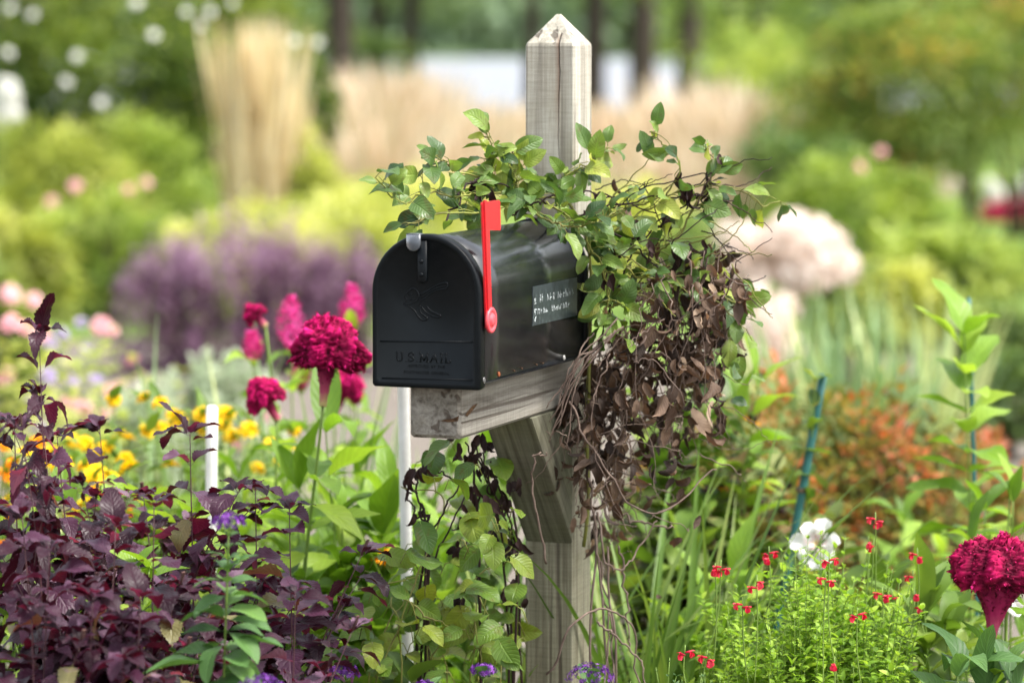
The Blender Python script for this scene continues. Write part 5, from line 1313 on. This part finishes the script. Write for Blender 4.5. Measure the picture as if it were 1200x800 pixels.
# left hand shrubs
wsp = [(12, 10, 22.8), (38, 18, 22.8), (160, 4, 22.8), (218, 14, 22.8), (246, 14, 22.8), (180, 41, 22.8), (272, 4, 22.8), (90, 66, 22.9), (78, 96, 22.9), (235, 30, 22.8), (10, 62, 22.9), (118, 120, 22.6), (345, 48, 22.9), (372, 50, 23)]
bush('large dark green shrub with scattered white blooms at upper left', 120, 24., 2.3, -45, BD, 9000, .085, clumps=80, zb=.45, flowers=(rose_me, 0, 0, [w for w in wsp if w[0] < 300]), tintbase=.5)
bush('dark green shrub behind the tall straw grass', 275, 25.5, 1.3, -30, BD, 5200, .085, clumps=56, zb=.3, tintbase=.55)
bush('dark green shrub with pale blooms right of tall straw grass', 350, 26.5, .9, 10, BD, 3000, .08, clumps=40, zb=.3, flowers=(rose_me, 0, 0, [w for w in wsp if w[0] > 300]))
wb = bush('white flowering shrub at left edge', 8, 21., .28, 96, BG, 600, .05, clumps=18, flowers=(wh_me, 0, 0, [(8, 105, 20.8), (14, 116, 20.8), (6, 126, 20.8), (14, 134, 20.8), (4, 138, 20.8)]))
bush('bright green feathery shrub at left below dark shrub', 70, 20.5, 1.3, 128, BLm, 4600, .06, clumps=52, tintbase=.3)
bush('green shrub left of the straw grass', 185, 21.5, 1.1, 145, BG, 3800, .065, clumps=46, tintbase=.55)
bush('green low shrub with pink blooms left of purple row', 120, 18.8, .95, 215, BG, 3200, .06, clumps=40, flowers=(pk_me, 0, 0, [(88, 218, 18.4), (150, 222, 18.4), (172, 214, 18.4), (60, 236, 18.4)]))
bush('tall green leafy shrub at left edge', 20, 17.5, .75, 235, BLm, 2600, .055, clumps=36, tintbase=.3)
bush('dark green bush with salmon blooms at left edge', 8, 13., .38, 290, BD, 1700, .05, clumps=28, flowers=(pk_me, 0, 0, [(12, 345, 12.7), (40, 352, 12.7)]))
bush('lime green shrub in front of the straw grass', 290, 18.2, 1.0, 218, BLm, 3200, .055, clumps=40, tintbase=.6)
bush('lime green shrub left of the mailbox behind purple row', 395, 19., 1.1, 205, BLm, 3600, .055, clumps=44, tintbase=.48)
bush('small bright lime bush at right foot of straw grass', 372, 20.5, .5, 155, BLm, 1600, .055, clumps=26, tintbase=.45)
bush('lime green shrub directly behind the mailbox', 500, 20., 1.1, 190, BLm, 3600, .055, clumps=44, tintbase=.5)
bush('lime green shrub behind the post on right', 740, 21., 1.3, 215, BLm, 3600, .06, clumps=44, tintbase=.65)
bush('soft green shrub behind vine between post and hydrangea', 830, 19., .8, 245, BB, 2600, .055, clumps=36, tintbase=.65)

# ------------------------------------------------------------------ ornamental grasses
def tall_grass(label, px, D, wm, topy, n, mat, name='ornamental_grass', plume_=.35, lean=.12, cat='ornamental grass'):
    base = np.array([gx(px, D), D, 0.]); H = at(px, topy, D)[2]
    t = thing(name, label, cat, base); l, g = MB(), MB()
    for k in range(n):
        b0 = np.array([rng.normal() * wm * .16, rng.normal() * wm * .12, 0]); a = rng.uniform(0, 6.28); ln = H * (1.06 - .55 * rng.random() ** 1.3)
        e = b0 + [math.cos(a) * ln * lean * rng.random() + rng.normal() * wm * .15, math.sin(a) * ln * lean * rng.random(), ln]
        p = spline([b0, (b0 * .6 + e * .4) + [0, 0, ln * .08], e], 7); w = .004 * max(1, D / 16)
        sdv = np.array([math.cos(a + 1), math.sin(a + 1), 0]) * w
        f = np.linspace(0, 1, 7); ww = np.where(f > 1 - plume_, 2.6 * np.sin(np.pi * np.clip((f - (1 - plume_)) / plume_, 0.05, .97)), 1.)[:, None]
        V = np.concatenate([p - sdv * ww, p + sdv * ww]); q = np.array([(i, 7 + i, 8 + i, i + 1) for i in range(6)])
        l.add(V, [q], None, np.clip(rng.normal() * .25 + .5, 0, 1))
    for k in range(n // 2):
        a = rng.uniform(0, 6.28); ln = H * rng.uniform(.35, .62); th = np.linspace(.1, 1.3, 6)
        h_ = np.cumsum(np.sin(th)) * ln / 6; z = np.cumsum(np.cos(th)) * ln / 6
        b0 = np.array([rng.normal() * wm * .14, rng.normal() * wm * .1]); p = np.stack([b0[0] + h_ * math.cos(a), b0[1] + h_ * math.sin(a), z], -1)
        sdv = np.array([-math.sin(a), math.cos(a), 0]) * .006
        l2 = np.linspace(1, .1, 6)[:, None]; V = np.concatenate([p - sdv * l2, p + sdv * l2])
        g.add(V, [np.array([(i, 6 + i, 7 + i, i + 1) for i in range(5)])], None, rng.random())
    l.obj('plume', mat, t); g.obj('blade', M_['grass_green'], t); return t
tall_grass('tall pale straw coloured feather grass clump at left', 303, 20.5, .50, 34, 420, M_['tan'], lean=.16, plume_=.5)
grs = [(385, 30, 105, 'tan grass clump right of tall straw grass'), (425, 33, 88, 'tan grass clump before thin left trunk'), (470, 31, 92, 'pale tan grass clump left of lake gap'), (515, 34, 110, 'rosy tan grass clump below lake, left one'), (560, 32, 126, 'rosy tan grass clump below lake close to the post'),
       (600, 35, 132, 'rosy grass clump directly behind the post'), (712, 33, 136, 'rosy grass clump just right of post top'), (755, 35, 134, 'rosy grass clump below right trunks'), (800, 32, 112, 'tan grass clump beneath third right trunk'), (845, 31, 98, 'tan plume grass clump at right above vine'), (885, 30, 108, 'tan plume grass clump beside dark green shrub'), (660, 37, 120, 'rosy grass clump hidden mostly by post'), (445, 26, 150, 'low pale grass clump left of mailbox vine'), (540, 27, 160, 'low pale grass clump behind mailbox vine'), (780, 27, 170, 'low pale grass clump behind right vine arm'), (860, 26, 172, 'low pale grass clump above hydrangea')]
for px, D, ty, lb in grs:
    tall_grass(lb, px, D, .95, ty - 12 + rng.uniform(-10, 10), 130, M_['tan_pink'], plume_=.4, lean=.42)

# ------------------------------------------------------------------ trees
def tree(label, px, D, tr, H, zc, cw, n, mat=M_['pine'], leaf=.22, lean=0., name='pine_tree', clumps=46, cat='tree'):
    base = np.array([gx(px, D), D, 0.]); t = thing(name, label, cat, base); s, l = MB(), MB()
    p = spline([(0, 0, 0), (lean * .4 + rng.normal() * .08, 0, H * .45), (lean, rng.normal() * .2, H)], 22)
    fl = np.interp(np.linspace(0, 1, 22), [0, .04, .3, 1], [1.5, 1.08, .85, .25]) * tr
    s.tube(p, fl, 14)
    C = []
    for k in range(clumps):
        z = zc + (H - zc) * rng.random() ** .9; f = (z - zc) / (H - zc); a = rng.uniform(0, 6.28); rr = cw / 2 * (1 - .55 * f) * rng.uniform(.25, 1)
        ctr = np.array([np.interp(z, p[:, 2], p[:, 0]), np.interp(z, p[:, 2], p[:, 1]), z]); e = ctr + [math.cos(a) * rr, math.sin(a) * rr, rng.uniform(-.5, .3)]
        s.tube(spline([ctr - [0, 0, .5], (ctr + e) / 2 + [0, 0, .15], e], 7), [tr * .22, .02], 6); C.append(e)
    C = np.array(C); k = rng.integers(0, clumps, n); off = runit(n) * (rng.random((n, 1)) ** .5) * [cw * .16, cw * .16, cw * .10]
    ct = np.clip(.5 + rng.normal(size=clumps) * .2, 0, 1)
    put_leaves(l, T_bg, C[k] + off, off + rng.normal(size=(n, 3)) * .3, leaf * rng.uniform(.7, 1.3, n), np.clip(ct[k] + rng.normal(size=n) * .15, 0, 1))
    s.obj('trunk', M_['bark'], t); l.obj('crown', mat, t); return t
tree('dark trunked tree left of lake gap behind dark shrub', 402, 50, .22, 12, 2.9, 6, 5200)
tree('thin dark trunked tree at left side of the lake gap', 480, 64, .17, 13, 2.9, 6.5, 5200)
tree('dark trunked tree seen right against the post', 694, 60, .21, 14, 2.7, 6.5, 5200)
tree('thick dark trunked tree nearest right of the post top', 752, 58, .24, 14, 2.7, 6.5, 5200)
tree('dark trunked tree second right of the post top', 806, 62, .23, 14, 2.5, 6.5, 5200, lean=.3)
tree('dark trunked tree farthest right behind green bush', 888, 66, .24, 13, 2.0, 7, 5600)
tree('thin dark trunk left of post before far shore', 622, 70, .16, 13, 3.2, 6, 4200)
tree('round green tree rising behind right shrubs', 1000, 48, .2, 8, 1.2, 6, 6000, mat=BG, leaf=.17, name='leafy_tree')
tree('broad green tree behind olive shrub in upper right', 1130, 46, .09, 8.5, 1.2, 6.5, 6000, mat=BB, leaf=.17, name='leafy_tree')
tree('slender small tree with bare lower trunk at right', 1136, 28, .05, 4.2, 1.75, 1.9, 2600, mat=M_['autumn'], leaf=.08, name='small_tree', clumps=26)
tree('green tree behind white bloomed shrub at upper left', 200, 44, .22, 9, 1.5, 7, 6000, mat=BG, leaf=.17, name='leafy_tree')
tree('dark green tree at far upper left', 30, 40, .22, 9, 1.5, 7, 6000, mat=BD, leaf=.17, name='leafy_tree')
tree('pale green tree left of thin lake side trunk', 440, 72, .2, 9, 1.8, 5, 4000, mat=BB, leaf=.2, name='leafy_tree')
tree('green tree hanging over lake right of post', 850, 75, .2, 11, 1.6, 8, 6000, mat=BG, leaf=.22, name='leafy_tree')
# far shore wood: one mass nobody could count
l = MB(); n_ = 26000
X = rng.uniform(-130, 130, n_); hgt = 15 + 5 * np.array([noise.noise(Vector((x * .06, 1.3, 0))) for x in X]) + 3 * np.array([noise.noise(Vector((x * .3, 4, 0))) for x in X])
Z = hgt * rng.random(n_) ** .8
P = np.stack([X, 345 + rng.uniform(-10, 10, n_) - (Z < 6) * 3, Z], -1)
ct = np.array([.5 + .45 * noise.noise(Vector((x * .12, z * .25, 2))) for x, z in zip(X, Z)])
put_leaves(l, T_bg, P, rng.normal(size=(n_, 3)) + [0, -.5, .4], rng.uniform(1.2, 2.4, n_), np.clip(ct + rng.normal(size=n_) * .12, 0, 1))
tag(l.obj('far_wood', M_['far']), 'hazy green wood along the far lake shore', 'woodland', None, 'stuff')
mb = MB(); n_ = 50
xs = np.linspace(-320, 320, n_); prof_h = [9 + 3 * noise.noise(Vector((x * .02, 8, 0))) for x in xs]
mb.loft([[(x, 332, -.5) for x in xs], [(x, 356, h_ * .6) for x, h_ in zip(xs, prof_h)], [(x, 420, h_) for x, h_ in zip(xs, prof_h)], [(x, 520, -1) for x in xs]], False, False, closed=False)
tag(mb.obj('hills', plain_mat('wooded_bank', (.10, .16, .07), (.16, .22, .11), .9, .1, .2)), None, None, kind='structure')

# ------------------------------------------------------------------ groups for every kind that repeats
phr = {'white_stake': 'white plastic stakes among the flowers', 'green_stake': 'green garden stakes', 'cockscomb_plant': 'crimson cockscomb plants', 'plumed_celosia': 'hot pink plumed celosias', 'heliotrope': 'violet heliotropes in the near bed',
       'yellow_flower_plant': 'yellow flowered plants at left', 'marigold_plant': 'orange marigolds at left edge', 'blooming_plant': 'pastel blooming plants in the left bed', 'leafy_plant': 'green leafy plants filling the bed', 'strap_leaf_clump': 'strap leaf clumps in the bed',
       'iris_clump': 'iris fans in the right bed', 'coneflower_plant': 'seedy coneflowers right of the post', 'red_tipped_shrub': 'red tipped low shrubs', 'purple_bush': 'row of hazy purple bushes', 'silver_plant': 'silvery leaved plants', 'hydrangea': 'blush hydrangeas',
       'shrub': 'shrubs in the blurred background', 'ornamental_grass': 'ornamental grass clumps', 'pine_tree': 'dark trunked trees by the lake', 'leafy_tree': 'leafy trees in the background'}
tops = {}
for o in col.objects:
    if o.parent is None and o.get('category'): tops.setdefault(o.name.split('.')[0], []).append(o)
for nm, os_ in tops.items():
    if len(os_) > 1 and nm in phr:
        for o in os_:
            if not o.get('group'): o['group'] = phr[nm]
